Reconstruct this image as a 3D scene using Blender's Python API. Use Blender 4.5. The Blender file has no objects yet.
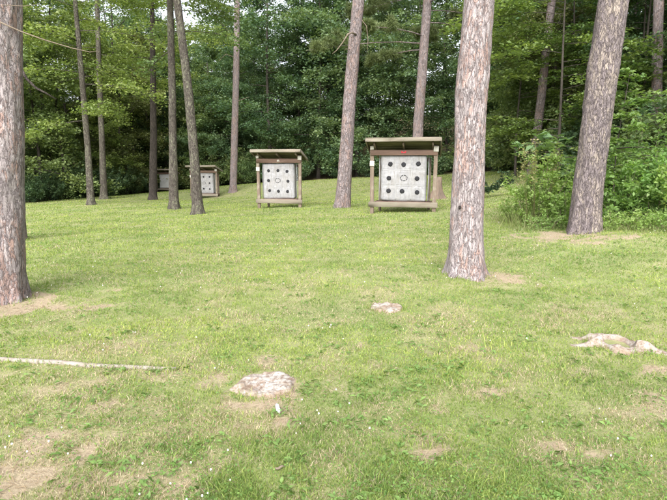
import bpy, math, random
import numpy as np
from math import sin, cos, pi, radians, exp, tan, atan2, sqrt, log

random.seed(7)
RNG = np.random.default_rng(11)
S = bpy.context.scene
C = S.collection

# ------------------------------------------------------------------ camera
F, CX, CY = 523.0, 333.5, 250.0
HOR = 162.0
PITCH = math.atan((CY - HOR) / F)
CAM = np.array([0.0, 0.0, 1.6])
_R = np.array([1, 0, 0.0]); _FW = np.array([0, cos(PITCH), -sin(PITCH)]); _UP = np.array([0, sin(PITCH), cos(PITCH)])


def ray(px, py):
    return (px - CX) / F * _R + (CY - py) / F * _UP + _FW


def at(px, py, Y):
    d = ray(px, py)
    return CAM + d * (Y / d[1])


def pxw(n, Y):           # width in metres of n photograph pixels at depth Y
    return n * Y / F


# ------------------------------------------------------------------ noise
def _h(ix, iy, iz, seed):
    n = (ix * 374761393 + iy * 668265263 + iz * 2147483647 + seed * 974634777) & 0xFFFFFFFF
    n = ((n ^ (n >> 13)) * 1274126177) & 0xFFFFFFFF
    n = n ^ (n >> 16)
    return (n & 0xFFFF) / 65535.0


def vnoise(x, y, z=0.0, seed=0):
    x = np.asarray(x, float); y = np.asarray(y, float); z = np.asarray(z, float) + 0 * x
    ix = np.floor(x).astype(np.int64); iy = np.floor(y).astype(np.int64); iz = np.floor(z).astype(np.int64)
    fx = x - ix; fy = y - iy; fz = z - iz
    fx = fx * fx * (3 - 2 * fx); fy = fy * fy * (3 - 2 * fy); fz = fz * fz * (3 - 2 * fz)
    r = 0
    for dx in (0, 1):
        for dy in (0, 1):
            for dz in (0, 1):
                w = (fx if dx else 1 - fx) * (fy if dy else 1 - fy) * (fz if dz else 1 - fz)
                r = r + w * _h(ix + dx, iy + dy, iz + dz, seed)
    return r


def fbm(x, y, z=0.0, seed=0, o=4):
    a, t, r = 0.5, 0, 0
    for k in range(o):
        r = r + a * vnoise(x * 2 ** k, y * 2 ** k, np.asarray(z) * 2 ** k, seed + k); t += a; a *= .5
    return r / t


# ------------------------------------------------------------------ terrain
ctrl_px = [  # pixel of the photograph, depth in metres
    (342, 208, 19), (420, 190, 28), (465, 275, 7.4), (583, 232, 10.5), (533, 172, 28),
    (403, 213, 16.4), (278, 207.5, 21.5), (205, 198, 37), (165, 192, 53), (91, 205, 28.6), (104, 199, 36),
    (153, 200, 34), (173, 209, 23), (198, 214, 19.6), (233, 187, 40), (30, 203, 33), (-60, 205, 31),
    (165, 190.5, 57), (300, 181, 46), (360, 177.5, 44), (430, 175, 42), (500, 171, 40), (657, 180, 22), (667, 236, 9.4), (545, 231, 11.6),
]
ctrl = [tuple(at(*c)) for c in ctrl_px]
for x in (-6, -3, 0, 3, 6):
    for y in (-4, 0, 3, 6):
        ctrl.append((x, y, 0.0 + (.06 if x == 6 and y == 6 else 0)))
ctrl += [(-16, 4, -.25), (-16, 18, -.6), (16, 2, .5), (18, 12, 1.1), (-40, 0, -1), (40, 0, 1.8), (-45, 40, -1.6), (40, 40, 3), (0, -40, 0),
         (-40, 80, 0), (0, 80, 2.5), (40, 80, 5)]
P = np.array(ctrl)


def _tps(r2):
    return np.where(r2 > 1e-9, r2 * np.log(np.maximum(r2, 1e-9)), 0)


_n = len(P)
_A = np.zeros((_n + 3, _n + 3)); _d = P[:, None, :2] - P[None, :, :2]
_A[:_n, :_n] = _tps((_d ** 2).sum(-1)) + np.eye(_n) * 2.0
_A[:_n, _n] = 1; _A[:_n, _n + 1:] = P[:, :2]; _A[_n, :_n] = 1; _A[_n + 1:, :_n] = P[:, :2].T
_W = np.linalg.solve(_A, np.concatenate([P[:, 2], [0, 0, 0]]))


def gz(x, y):
    x = np.asarray(x, float); y = np.asarray(y, float)
    sh = x.shape; q = np.stack([x.ravel(), y.ravel()], -1)
    qc = np.clip(q, [-60, -20], [60, 85])
    out = np.zeros(len(q))
    for i in range(0, len(q), 20000):
        b = qc[i:i + 20000]
        r2 = ((b[:, None] - P[None, :, :2]) ** 2).sum(-1)
        out[i:i + 20000] = _tps(r2) @ _W[:_n] + _W[_n] + b @ _W[_n + 1:]
    out = out + np.clip((q[:, 1] - 62) * .10, 0, 14)
    d = np.hypot(q[:, 0], q[:, 1])
    out = out + (fbm(q[:, 0] * .9, q[:, 1] * .9, seed=3) - .5) * .10 * np.clip(d / 6, .4, 1) + (fbm(q[:, 0] * 5, q[:, 1] * 5, seed=5, o=2) - .5) * .022
    return out.reshape(sh)


def gz1(x, y):
    return float(gz(np.array([x]), np.array([y]))[0])


def gat(px, py):
    d = ray(px, py); t = 1.5
    while t < 120:
        p = CAM + d * t
        if p[2] <= gz1(p[0], p[1]): break
        t *= 1.01
    lo, hi = t / 1.01, t
    for _ in range(12):
        m = (lo + hi) / 2; p = CAM + d * m
        if p[2] <= gz1(p[0], p[1]): hi = m
        else: lo = m
    return CAM + d * hi


# ------------------------------------------------------------------ object helpers
def tag(o, label=None, cat=None, group=None, kind=None):
    if label: o['label'] = label
    if cat: o['category'] = cat
    if group: o['group'] = group
    if kind: o['kind'] = kind
    return o


def empty(name, loc, rz=0, **k):
    o = bpy.data.objects.new(name, None); C.objects.link(o)
    o.location = tuple(float(v) for v in loc); o.rotation_euler = (0, 0, rz); o.empty_display_size = .3
    return tag(o, **k)


def quadmesh(name, V, Q, col=None, mat=None, smooth=False, mats=None, midx=None):
    V = np.asarray(V, np.float32); Q = np.asarray(Q, np.int32)
    me = bpy.data.meshes.new(name)
    me.vertices.add(len(V)); me.vertices.foreach_set('co', V.ravel())
    n, k = Q.shape
    me.loops.add(n * k); me.loops.foreach_set('vertex_index', Q.ravel())
    me.polygons.add(n); me.polygons.foreach_set('loop_start', np.arange(0, n * k, k, dtype=np.int32))
    if smooth: me.polygons.foreach_set('use_smooth', np.ones(n, bool))
    if col is not None:
        a = me.attributes.new('col', 'FLOAT_COLOR', 'POINT')
        c = np.ones((len(V), 4), np.float32); c[:, :3] = col
        a.data.foreach_set('color', c.ravel())
    if mats:
        for m in mats: me.materials.append(m)
        me.polygons.foreach_set('material_index', np.asarray(midx, np.int32))
    elif mat: me.materials.append(mat)
    me.update(calc_edges=True); me.validate()
    return me


def link(name, me, parent=None, loc=None, **k):
    o = bpy.data.objects.new(name, me); C.objects.link(o)
    if parent is not None: o.parent = parent
    if loc is not None: o.location = tuple(float(v) for v in loc)
    return tag(o, **k)


class MB:
    """collects quads"""
    def __init__(s): s.V = []; s.Q = []; s.C = []; s.n = 0
    def add(s, V, Q, col=(1, 1, 1)):
        V = np.asarray(V, float).reshape(-1, 3); Q = np.asarray(Q, int).reshape(-1, 4)
        s.V.append(V); s.Q.append(Q + s.n); s.n += len(V)
        c = np.zeros((len(V), 3)); c[:] = col; s.C.append(c)
    def box(s, c, d, rot=(0, 0, 0), j=0.0, cuts=1):
        from mathutils import Euler
        g = np.linspace(-.5, .5, cuts + 1)
        hx, hy, hz = d[0] / 2, d[1] / 2, d[2] / 2
        b = min(hx, hy, hz) * .12
        # rounded box along the longest axis: octagonal section
        ax = int(np.argmax(d)); o = [i for i in range(3) if i != ax]
        h = [hx, hy, hz]; a, c2 = h[o[0]], h[o[1]]
        sec = [(-a + b, -c2), (a - b, -c2), (a, -c2 + b), (a, c2 - b), (a - b, c2), (-a + b, c2), (-a, c2 - b), (-a, -c2 + b)]
        rings = []
        L = h[ax]
        ts = [(-L, .0), (-L, .9), (-L + b, 1)] + [(t, 1) for t in np.linspace(-L + b, L - b, 7)[1:-1]] + [(L - b, 1), (L, .9), (L, .0)]
        M = Euler(rot).to_matrix()
        V = []
        for t, k in ts:
            for (u, w) in sec:
                p = [0, 0, 0]; p[ax] = t; p[o[0]] = u * k; p[o[1]] = w * k
                if j:
                    p[0] += random.uniform(-j, j); p[1] += random.uniform(-j, j); p[2] += random.uniform(-j, j)
                V.append(p)
        V = np.array(V) @ np.array(M).T + np.array(c)
        Q = []
        flip = (ax == 1)
        for i in range(len(ts) - 1):
            for k in range(8):
                q = [i * 8 + k, i * 8 + (k + 1) % 8, (i + 1) * 8 + (k + 1) % 8, (i + 1) * 8 + k]
                Q.append(q if flip else q[::-1])
        s.add(V, Q)
    def tube(s, pts, rad, n=8, wob=0.0, col=(1, 1, 1)):
        V, Q = tube_arrays(pts, rad, n, wob); s.add(V, Q, col)
    def mesh(s, name, mat, smooth=False, withcol=False):
        return quadmesh(name, np.concatenate(s.V), np.concatenate(s.Q), np.concatenate(s.C) if withcol else None, mat, smooth)


def tube_arrays(pts, rad, n=8, wob=0.0):
    pts = np.asarray(pts, float); rad = np.asarray(rad, float) * np.ones(len(pts))
    t = np.gradient(pts, axis=0); t /= np.linalg.norm(t, axis=1)[:, None] + 1e-9
    ref = np.array([0, 0, 1.0]) if abs(t[:, 2]).mean() < .7 else np.array([0, 1.0, 0])
    u = np.cross(ref, t); u /= np.linalg.norm(u, axis=1)[:, None] + 1e-9
    w = np.cross(t, u)
    pts = np.concatenate([pts[:1], pts, pts[-1:]]); rad = np.concatenate([[0.0], rad, [0.0]])
    u = np.concatenate([u[:1], u, u[-1:]]); w = np.concatenate([w[:1], w, w[-1:]])
    a = np.arange(n) * 2 * pi / n
    m = len(pts)
    rr = rad[:, None] * (1 + (RNG.random((m, n)) - .5) * wob)
    V = pts[:, None, :] + rr[..., None] * (np.cos(a)[None, :, None] * u[:, None, :] + np.sin(a)[None, :, None] * w[:, None, :])
    I = np.arange(m - 1)[:, None] * n; K = np.arange(n)[None, :]; K2 = (K + 1) % n
    Q = np.stack([I + K, I + K2, I + n + K2, I + n + K], -1).reshape(-1, 4)
    return V.reshape(-1, 3), Q


# ------------------------------------------------------------------ materials
def new_mat(name):
    m = bpy.data.materials.new(name); m.use_nodes = True
    nt = m.node_tree; nt.nodes.clear()
    return m, nt


class N:
    def __init__(s, nt): s.nt = nt
    def __call__(s, typ, ins=None, **props):
        n = s.nt.nodes.new(typ)
        for k, v in props.items(): setattr(n, k, v)
        for k, v in (ins or {}).items():
            sock = n.inputs[k]
            if isinstance(v, bpy.types.NodeSocket): s.nt.links.new(v, sock)
            else: sock.default_value = v
        return n
    def link(s, a, b): s.nt.links.new(a, b)
    def ramp(s, fac, stops, interp='LINEAR'):
        n = s.nt.nodes.new('ShaderNodeValToRGB'); s.nt.links.new(fac, n.inputs[0]); cr = n.color_ramp; cr.interpolation = interp
        while len(cr.elements) < len(stops): cr.elements.new(.5)
        for e, (p, c) in zip(cr.elements, stops):
            e.position = p; e.color = (*c, 1) if len(c) == 3 else (c[0], c[0], c[0], 1)
        return n.outputs[0]
    def mix(s, f, a, b, blend='MIX'):
        n = s.nt.nodes.new('ShaderNodeMix'); n.data_type = 'RGBA'; n.blend_type = blend
        for sock, v in ((n.inputs[0], f), (n.inputs[6], a), (n.inputs[7], b)):
            if isinstance(v, bpy.types.NodeSocket): s.nt.links.new(v, sock)
            elif isinstance(v, (tuple, list)): sock.default_value = (*v, 1)[:4]
            else: sock.default_value = v
        return n.outputs[2]
    def math(s, op, a, b=0.0, clamp=False):
        n = s.nt.nodes.new('ShaderNodeMath'); n.operation = op; n.use_clamp = clamp
        for i, v in enumerate((a, b)):
            if isinstance(v, bpy.types.NodeSocket): s.nt.links.new(v, n.inputs[i])
            else: n.inputs[i].default_value = v
        return n.outputs[0]
    def coords(s, scale=(1, 1, 1)):
        tc = s.nt.nodes.new('ShaderNodeTexCoord'); mp = s.nt.nodes.new('ShaderNodeMapping')
        s.nt.links.new(tc.outputs['Object'], mp.inputs[0]); mp.inputs['Scale'].default_value = scale
        return mp.outputs[0]
    def noise(s, vec, scale, detail=4, rough=.55, out=0):
        n = s('ShaderNodeTexNoise', {'Vector': vec, 'Scale': scale, 'Detail': detail, 'Roughness': rough}); return n.outputs[out]
    def bump(s, h, strength=1, dist=.01):
        return s('ShaderNodeBump', {'Height': h, 'Strength': strength, 'Distance': dist}).outputs[0]
    def out(s, bsdf):
        o = s.nt.nodes.new('ShaderNodeOutputMaterial'); s.nt.links.new(bsdf, o.inputs[0])
    def pbr(s, col, rough=.9, normal=None, spec=.2):
        ins = {'Base Color': col if isinstance(col, bpy.types.NodeSocket) else (*col, 1), 'Roughness': rough, 'Specular IOR Level': spec}
        if normal is not None: ins['Normal'] = normal
        return s('ShaderNodeBsdfPrincipled', ins).outputs[0]


def leaf_mat(name, trans=.35, tint=(1, 1, 1), rnd=.25, spec=.25, tcol=(1.15, 1.2, .55)):
    m, nt = new_mat(name); n = N(nt)
    a = n('ShaderNodeAttribute', attribute_name='col').outputs['Color']
    oi = n('ShaderNodeObjectInfo').outputs['Random']
    a = n.mix(1.0, a, tint, 'MULTIPLY')
    val = n.math('ADD', n.math('MULTIPLY', oi, rnd), 1 - rnd / 2)
    hs = n('ShaderNodeHueSaturation', {'Color': a, 'Value': val, 'Hue': n.math('ADD', n.math('MULTIPLY', oi, -.03), .515)}).outputs[0]
    d = n.pbr(hs, .5, None, spec)
    t = n('ShaderNodeBsdfTranslucent', {'Color': n.mix(1.0, hs, tcol, 'MULTIPLY')}).outputs[0]
    mx = n('ShaderNodeMixShader', {0: trans, 1: d, 2: t}).outputs[0]
    n.out(mx); return m


def bark_mat(name, ridge, ridge2, crack, flake, flake_amt=.4, sc=1.0, stretch=.28, lichen=None, lichen_amt=0.0, bump=1.0, crk=.75):
    """flaky bark: overlapping plates from two warped cell patterns broken up by fine stretched noise"""
    m, nt = new_mat(name); n = N(nt)
    co = n.coords((1, 1, stretch)); raw = n.coords((1, 1, 1))
    def warp(vec, scale, amt):
        w_ = n('ShaderNodeTexNoise', {'Vector': vec, 'Scale': scale, 'Detail': 5, 'Roughness': .7}).outputs['Color']
        o_ = n('ShaderNodeVectorMath', {0: w_, 1: (.5, .5, .5)}, operation='SUBTRACT').outputs[0]
        o_ = n('ShaderNodeVectorMath', {0: o_, 'Scale': amt}, operation='SCALE').outputs[0]
        return n('ShaderNodeVectorMath', {0: vec, 1: o_}, operation='ADD').outputs[0]
    cw = warp(co, 14.0 * sc, .16 / sc)
    v1 = n('ShaderNodeTexVoronoi', {'Vector': cw, 'Scale': 24.0 * sc}, feature='DISTANCE_TO_EDGE').outputs['Distance']
    c1 = n('ShaderNodeTexVoronoi', {'Vector': cw, 'Scale': 24.0 * sc}, feature='F1').outputs['Color']
    c2 = n('ShaderNodeTexVoronoi', {'Vector': cw, 'Scale': 60.0 * sc}, feature='F1').outputs['Color']
    streak = n.noise(n.coords((1, 1, .14)), 42 * sc, 6, .75)
    fine = n.noise(n.coords((1, 1, .5)), 120 * sc, 5, .8)
    big = n.noise(n.coords((1, 1, .45)), 2.6, 5, .7)
    e1 = n.ramp(v1, [(0, (0,)), (.07, (.8,)), (.25, (1,))])
    stc = n.ramp(streak, [(.36, (0,)), (.52, (1,))])
    h = n.math('ADD', n.math('MULTIPLY', e1, .55), n.math('ADD', n.math('MULTIPLY', stc, .3), n.math('MULTIPLY', fine, .25)))
    s1 = n('ShaderNodeSeparateColor', {0: c1}).outputs; s2 = n('ShaderNodeSeparateColor', {0: c2}).outputs
    h = n.math('ADD', h, n.math('MULTIPLY', s2[1], .22))
    base = n.mix(n.ramp(n.math('ADD', n.math('MULTIPLY', s2[0], .6), n.math('MULTIPLY', fine, .4)), [(.25, (0,)), (.7, (1,))]), ridge, ridge2)
    fl = n.ramp(n.math('ADD', n.math('ADD', n.math('MULTIPLY', s1[1], .26), n.math('MULTIPLY', s2[2], .22)), n.math('MULTIPLY', big, .75)),
                [(.80 - flake_amt * .5, (0,)), (.90 - flake_amt * .5, (.85,))])
    base = n.mix(fl, base, flake)
    base = n.mix(n.ramp(fine, [(.30, (.55,)), (.55, (0,))]), base, crack)
    base = n.mix(n.math('MULTIPLY', n.ramp(streak, [(.33, (1,)), (.46, (0,))]), .55), base, crack)
    base = n.mix(n.math('MULTIPLY', n.ramp(v1, [(.0, (1,)), (.09, (0,))]), crk), base, crack)
    if lichen:
        li = n.ramp(n.math('ADD', n.noise(n.coords((1, 1, .6)), 16, 6, .8), n.math('MULTIPLY', big, .4)), [(.84 - lichen_amt, (0,)), (.9 - lichen_amt, (.8,))])
        base = n.mix(li, base, lichen)
    n.out(n.pbr(base, .92, n.bump(h, bump, .028 / sc), .1)); return m


def simple_mat(name, c1, c2, scale=6, stretch=(1, 1, 1), rough=.85, bmp=.3, dist=.004, detail=6, c3=None, spec=.2):
    m, nt = new_mat(name); n = N(nt)
    co = n.coords(stretch); f = n.noise(co, scale, detail, .65)
    col = n.mix(n.ramp(f, [(.3, (0,)), (.7, (1,))]), c1, c2)
    if c3:
        g = n.noise(n.coords((1, 1, 1)), scale * .35, 4, .6)
        col = n.mix(n.ramp(g, [(.5, (0,)), (.66, (1,))]), col, c3)
    n.out(n.pbr(col, rough, n.bump(f, bmp, dist), spec)); return m


M = {}
M['pine_bark'] = bark_mat('pine_bark', (.54, .48, .49), (.39, .34, .355), (.17, .14, .145), (.52, .345, .30), .30, .85)
M['pine_bark_far'] = bark_mat('pine_bark_far', (.38, .325, .335), (.27, .23, .235), (.13, .108, .11), (.38, .27, .24), .33, .7)
M['furrowed_bark'] = bark_mat('furrowed_bark', (.31, .265, .275), (.22, .185, .195), (.08, .064, .068), (.46, .39, .34), .36, .95, .32, crk=.9)
M['lichen_bark'] = bark_mat('lichen_bark', (.165, .145, .13), (.11, .095, .085), (.045, .038, .034), (.22, .20, .17), .3, .75, .3, (.25, .26, .18), .10)
M['dark_bark'] = bark_mat('dark_bark', (.10, .085, .078), (.065, .055, .05), (.028, .024, .022), (.13, .11, .10), .3, .75)
M['grey_bark'] = simple_mat('grey_bark', (.085, .075, .065), (.035, .03, .026), 8, (1, 1, .25), .95, .6, .02)
M['dead_wood'] = simple_mat('dead_wood', (.19, .155, .12), (.12, .095, .075), 20, (1, 1, 1), .9, .3, .004)
M['leaf'] = leaf_mat('woodland_leaf', .38)
M['needle'] = leaf_mat('pine_needle', .2, spec=.3)
M['weed_leaf'] = leaf_mat('weed_leaf', .52, rnd=.15, tint=(1.0, 1.12, 1.05))
M['blade'] = leaf_mat('grass_blade', .42, rnd=0, spec=.2)
M['post_wood'] = simple_mat('weathered_post', (.21, .165, .13), (.13, .10, .08), 14, (1, 1, .12), .9, .5, .005, c3=(.25, .22, .18))
M['beam_wood'] = simple_mat('brown_beam', (.19, .125, .10), (.12, .08, .065), 14, (.12, 1, 1), .85, .4, .004)
M['pale_wood'] = simple_mat('pale_board', (.24, .21, .17), (.15, .13, .105), 12, (.12, 1, 1), .9, .5, .005, c3=(.20, .19, .15))
M['roof_under'] = simple_mat('algae_plywood', (.13, .12, .07), (.08, .08, .045), 8, (.3, 1, 1), .9, .3, .004)
M['roof_top'] = simple_mat('roof_felt', (.12, .115, .10), (.07, .08, .055), 9, (1, 1, 1), .95, .4, .006)
M['white_paint'] = simple_mat('white_plate', (.55, .53, .50), (.42, .40, .36), 20, (1, 1, 1), .6, .1)
M['red_paint'] = simple_mat('red_sticker', (.55, .05, .07), (.42, .04, .06), 20, (1, 1, 1), .5, .1)
M['black_spot'] = simple_mat('black_spot', (.012, .012, .015), (.03, .03, .035), 60, (1, 1, 1), .7, .2)
M['pale_band'] = simple_mat('pale_band', (.40, .40, .41), (.30, .30, .31), 30, (1, 1, 1), .6, .2)
M['old_wood'] = simple_mat('bleached_wood', (.32, .30, .275), (.22, .18, .15), 22, (1, 1, 1), .9, .6, .01)
M['litter'] = simple_mat('litter', (.5, .5, .53), (.36, .36, .40), 40, (1, 1, 1), .6, .2)


def bag_mat():
    m, nt = new_mat('woven_target_bag'); n = N(nt)
    co = n.coords(); f = n.noise(co, 9, 6, .7); g = n.noise(co, 2.2, 3, .5)
    s = n.noise(n.coords((1, 1, 1)), 46, 3, .8)
    col = n.mix(n.ramp(f, [(.32, (0,)), (.66, (1,))]), (.20, .20, .215), (.33, .33, .35))
    col = n.mix(n.ramp(g, [(.45, (0,)), (.75, (.5,))]), col, (.22, .205, .185))
    col = n.mix(n.ramp(s, [(.27, (.8,)), (.36, (0,))]), col, (.2, .19, .18))
    sepz = n('ShaderNodeSeparateXYZ', {0: n('ShaderNodeTexCoord').outputs['Object']}).outputs[2]
    st_ = n.math('MULTIPLY', n.ramp(n.noise(n.coords((1, 1, .18)), 12, 5, .7), [(.50, (0,)), (.68, (.55,))]), 1.0)
    col = n.mix(st_, col, (.15, .135, .115))
    w = n.noise(co, 5, 3, .5)
    n.out(n.pbr(col, .6, n.bump(n.math('ADD', w, n.math('MULTIPLY', f, .5)), .6, .03), .3)); return m


M['bag'] = bag_mat()
M['new_bag'] = simple_mat('plain_white_bag', (.50, .50, .51), (.42, .42, .43), 8, (1, 1, 1), .6, .3, .01)


def stump_mat():
    m, nt = new_mat('rotting_stump'); n = N(nt)
    a = n('ShaderNodeAttribute', attribute_name='col').outputs['Color']
    co = n.coords(); f = n.noise(co, 26, 7, .75); g = n.noise(co, 90, 4, .7)
    col = n.mix(n.ramp(f, [(.40, (1,)), (.56, (0,))]), a, (.17, .12, .09))
    col = n.mix(n.ramp(g, [(.3, (.6,)), (.5, (0,))]), col, (.34, .25, .2))
    n.out(n.pbr(col, .95, n.bump(n.math('ADD', f, n.math('MULTIPLY', g, .4)), .6, .008), .1)); return m


M['stump'] = stump_mat()


def ground_mat():
    m, nt = new_mat('lawn_soil'); n = N(nt)
    a = n('ShaderNodeAttribute', attribute_name='col')
    sep = n('ShaderNodeSeparateColor', {0: a.outputs['Color']}).outputs
    soil, wood = sep[0], sep[1]
    co = n.coords(); f = n.noise(co, 3.0, 8, .7); g = n.noise(co, 38, 6, .75); b = n.noise(co, .35, 4, .6)
    grass = n.mix(n.ramp(g, [(.33, (0,)), (.66, (1,))]), (.17, .19, .08), (.27, .30, .12))
    grass = n.mix(n.ramp(f, [(.42, (0,)), (.72, (.75,))]), grass, (.44, .37, .25))
    grass = n.mix(n.ramp(b, [(.35, (0,)), (.7, (.6,))]), grass, (.20, .26, .10))
    dirt = n.mix(n.ramp(g, [(.3, (0,)), (.65, (1,))]), (.25, .195, .135), (.42, .35, .25))
    s = n.math('ADD', soil, n.math('MULTIPLY', n.math('SUBTRACT', n.noise(co, 9, 6, .7), .5), .9))
    col = n.mix(n.ramp(s, [(.24, (0,)), (.66, (1,))]), grass, dirt)
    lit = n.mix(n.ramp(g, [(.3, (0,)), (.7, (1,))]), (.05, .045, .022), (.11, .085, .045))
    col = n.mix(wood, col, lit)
    n.out(n.pbr(col, .95, n.bump(n.math('ADD', g, f), .8, .02), .05)); return m


M['ground'] = ground_mat()

# ------------------------------------------------------------------ soil patches, keep-out
patch_px = [  # px, py, rx, ry, strength
    (24, 308, 62, 13, 1.0), (110, 300, 40, 6, .45), (262, 402, 36, 13, 1.0), (268, 362, 15, 8, .75), (214, 381, 17, 6, .8), (282, 424, 14, 8, .9),
    (430, 446, 24, 11, 1.0), (488, 398, 18, 6, .85), (446, 411, 10, 6, .8), (446, 315, 10, 4, .7), (500, 276, 30, 7, .85),
    (560, 236, 56, 5, 1.0), (612, 238, 40, 4, .8), (600, 455, 26, 7, .8), (560, 449, 20, 5, .75), (15, 478, 50, 26, .95), (70, 447, 50, 14, .7), (85, 478, 20, 10, .6),
    (655, 369, 22, 5, .8), (584, 373, 22, 4, .65), (358, 346, 9, 3, .7), (168, 344, 34, 5, .55), (355, 272, 18, 4, .6), (320, 257, 30, 5, .5),
    (415, 274, 26, 4, .6), (135, 318, 36, 5, .4), (410, 222, 34, 3, .7), (285, 300, 10, 3, .5), (425, 354, 8, 3, .6), (500, 325, 30, 4, .35), (330, 382, 14, 4, .5),
    (240, 430, 30, 6, .4), (60, 440, 95, 30, .62), (120, 480, 90, 25, .58), (60, 385, 70, 10, .45), (220, 460, 50, 12, .5), (470, 470, 16, 5, .5), (150, 397, 26, 5, .45), (40, 395, 40, 8, .45), (610, 290, 50, 6, .35), (560, 300, 40, 4, .3), (450, 235, 40, 4, .4), (500, 243, 40, 5, .5),
]
patches = []
for px, py, rx, ry, s in patch_px:
    if py < 345 and s < .75: s *= .62
    c = gat(px, py); e = gat(px, min(py + ry, 640)); w = abs(gat(px + rx, py)[0] - c[0])
    patches.append((c[0], c[1], w, abs(e[1] - c[1]) * 1.05 + .02, s))


def soil(x, y):
    r = np.zeros_like(x)
    dx = (fbm(x * 4, y * 4, seed=21, o=5) - .5) * 3.2; dy = (fbm(x * 4, y * 4, seed=31, o=5) - .5) * 3.2
    for cx, cy, rx, ry, s in patches:
        q = ((x - cx + dx * rx * .9) / rx) ** 2 + ((y - cy + dy * ry * .9) / ry) ** 2
        r = np.maximum(r, s * np.exp(-q * 1.0))
    r = r * (.38 + 1.25 * fbm(x * 6, y * 6, seed=43, o=4))
    rnd = fbm(x * 1.6, y * 1.6, seed=41, o=5)
    return np.maximum(r, np.clip((rnd - .62) * 4, 0, .5) * np.clip(1.6 - np.hypot(x, y) / 7, 0, 1))


# wood edge in plan
edge_px = [(-160, 206, 29), (-60, 205, 31), (30, 203, 33), (100, 199, 41), (140, 196, 51), (165, 192, 57), (200, 190, 55), (240, 186, 51), (300, 181, 46), (360, 177.5, 44),
           (430, 175, 42), (500, 171, 40), (548, 175, 31), (610, 185, 20), (667, 200, 16.5), (760, 215, 13)]
edge = np.array([at(*e)[:2] for e in edge_px])
edge = np.concatenate([[[-70, 22]], edge, [[30, 8]]])
_ea = np.arctan2(edge[:, 0], edge[:, 1]); _er = np.hypot(edge[:, 0], edge[:, 1])


def edge_r(x, y):
    return np.interp(np.arctan2(x, y), _ea, _er)


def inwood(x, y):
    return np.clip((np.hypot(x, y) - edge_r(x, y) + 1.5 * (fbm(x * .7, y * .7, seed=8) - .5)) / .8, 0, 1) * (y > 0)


# ------------------------------------------------------------------ ground sheet
def axis(lo, hi, far_lo, far_hi, st):
    c = list(np.arange(lo, hi, st)); s = st; v = hi
    while v < far_hi: c.append(v); s *= 1.09; v += s
    c.append(far_hi); s = st; v = lo - st
    while v > far_lo: c.insert(0, v); s *= 1.09; v -= s
    c.insert(0, far_lo); return np.array(c)


gx = axis(-7, 8, -400, 400, .06); gy = axis(1.5, 13, -300, 500, .06)
X, Y = np.meshgrid(gx, gy); Z = gz(X, Y)
so = soil(X.ravel(), Y.ravel()); wd = inwood(X.ravel(), Y.ravel())
nx = len(gx); I = (np.arange(len(gy) - 1)[:, None] * nx + np.arange(nx - 1)[None, :])
Q = np.stack([I, I + 1, I + nx + 1, I + nx], -1).reshape(-1, 4)
me = quadmesh('ground', np.stack([X.ravel(), Y.ravel(), Z.ravel()], -1), Q, np.stack([so, wd, 0 * so], -1), M['ground'], True)
link('ground', me, label='mown grassy ground with bare tan soil patches, rising to the right', kind='structure')

# ------------------------------------------------------------------ trees : generators
def bark_trunk(pts, rad, n=40, step=.05, lobes=5, flare=.5, seed=0, rough=.035, fl_h=.22, hfine=None):
    """trunk resampled along pts, with bark relief and root flare"""
    pts = np.asarray(pts, float); rad = np.asarray(rad, float)
    z = pts[:, 2]; zz = [z[0] - .25]
    hf = hfine if hfine is not None else z[-1]
    while zz[-1] < z[-1]:
        zz.append(zz[-1] + (step if zz[-1] < hf else .5))
    zz = np.array(zz); zz[-1] = z[-1]
    def sm(v):
        out = np.interp(zz, z, v); k = 5
        return out
    x = sm(pts[:, 0]); y = sm(pts[:, 1]); r = sm(rad)
    a = np.arange(n) * 2 * pi / n
    A, ZZ = np.meshgrid(a, zz); RR = r[:, None] * np.ones(n)
    hh = ZZ - z[0]
    lob = (.5 + .5 * np.cos(A * lobes + 1.7 * seed + .6 * np.sin(A * 2 + seed))) ** 1.5
    fl = np.exp(-np.clip(hh, -.3, 9) / fl_h)
    R = RR * (1 + flare * fl * (.35 + .65 * lob))
    cxn = np.cos(A) * RR; sxn = np.sin(A) * RR
    nz = fbm(cxn * 9 + seed, sxn * 9, ZZ * 2.2, seed, 3) - .5
    nb = fbm(cxn * 2 + seed, sxn * 2, ZZ * .6, seed + 9, 2) - .5
    n3 = np.abs(fbm(cxn * 20 + seed, sxn * 20, ZZ * 6, seed + 19, 2) - .5)
    R = R * (1 + nb * .10) + rough * nz - rough * .55 * n3
    V = np.stack([x[:, None] + np.cos(A) * R, y[:, None] + np.sin(A) * R, ZZ], -1).reshape(-1, 3)
    m = len(zz); I = np.arange(m - 1)[:, None] * n; K = np.arange(n)[None, :]; K2 = (K + 1) % n
    Q = np.stack([I + K, I + K2, I + n + K2, I + n + K], -1).reshape(-1, 4)
    return V, Q


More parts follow.
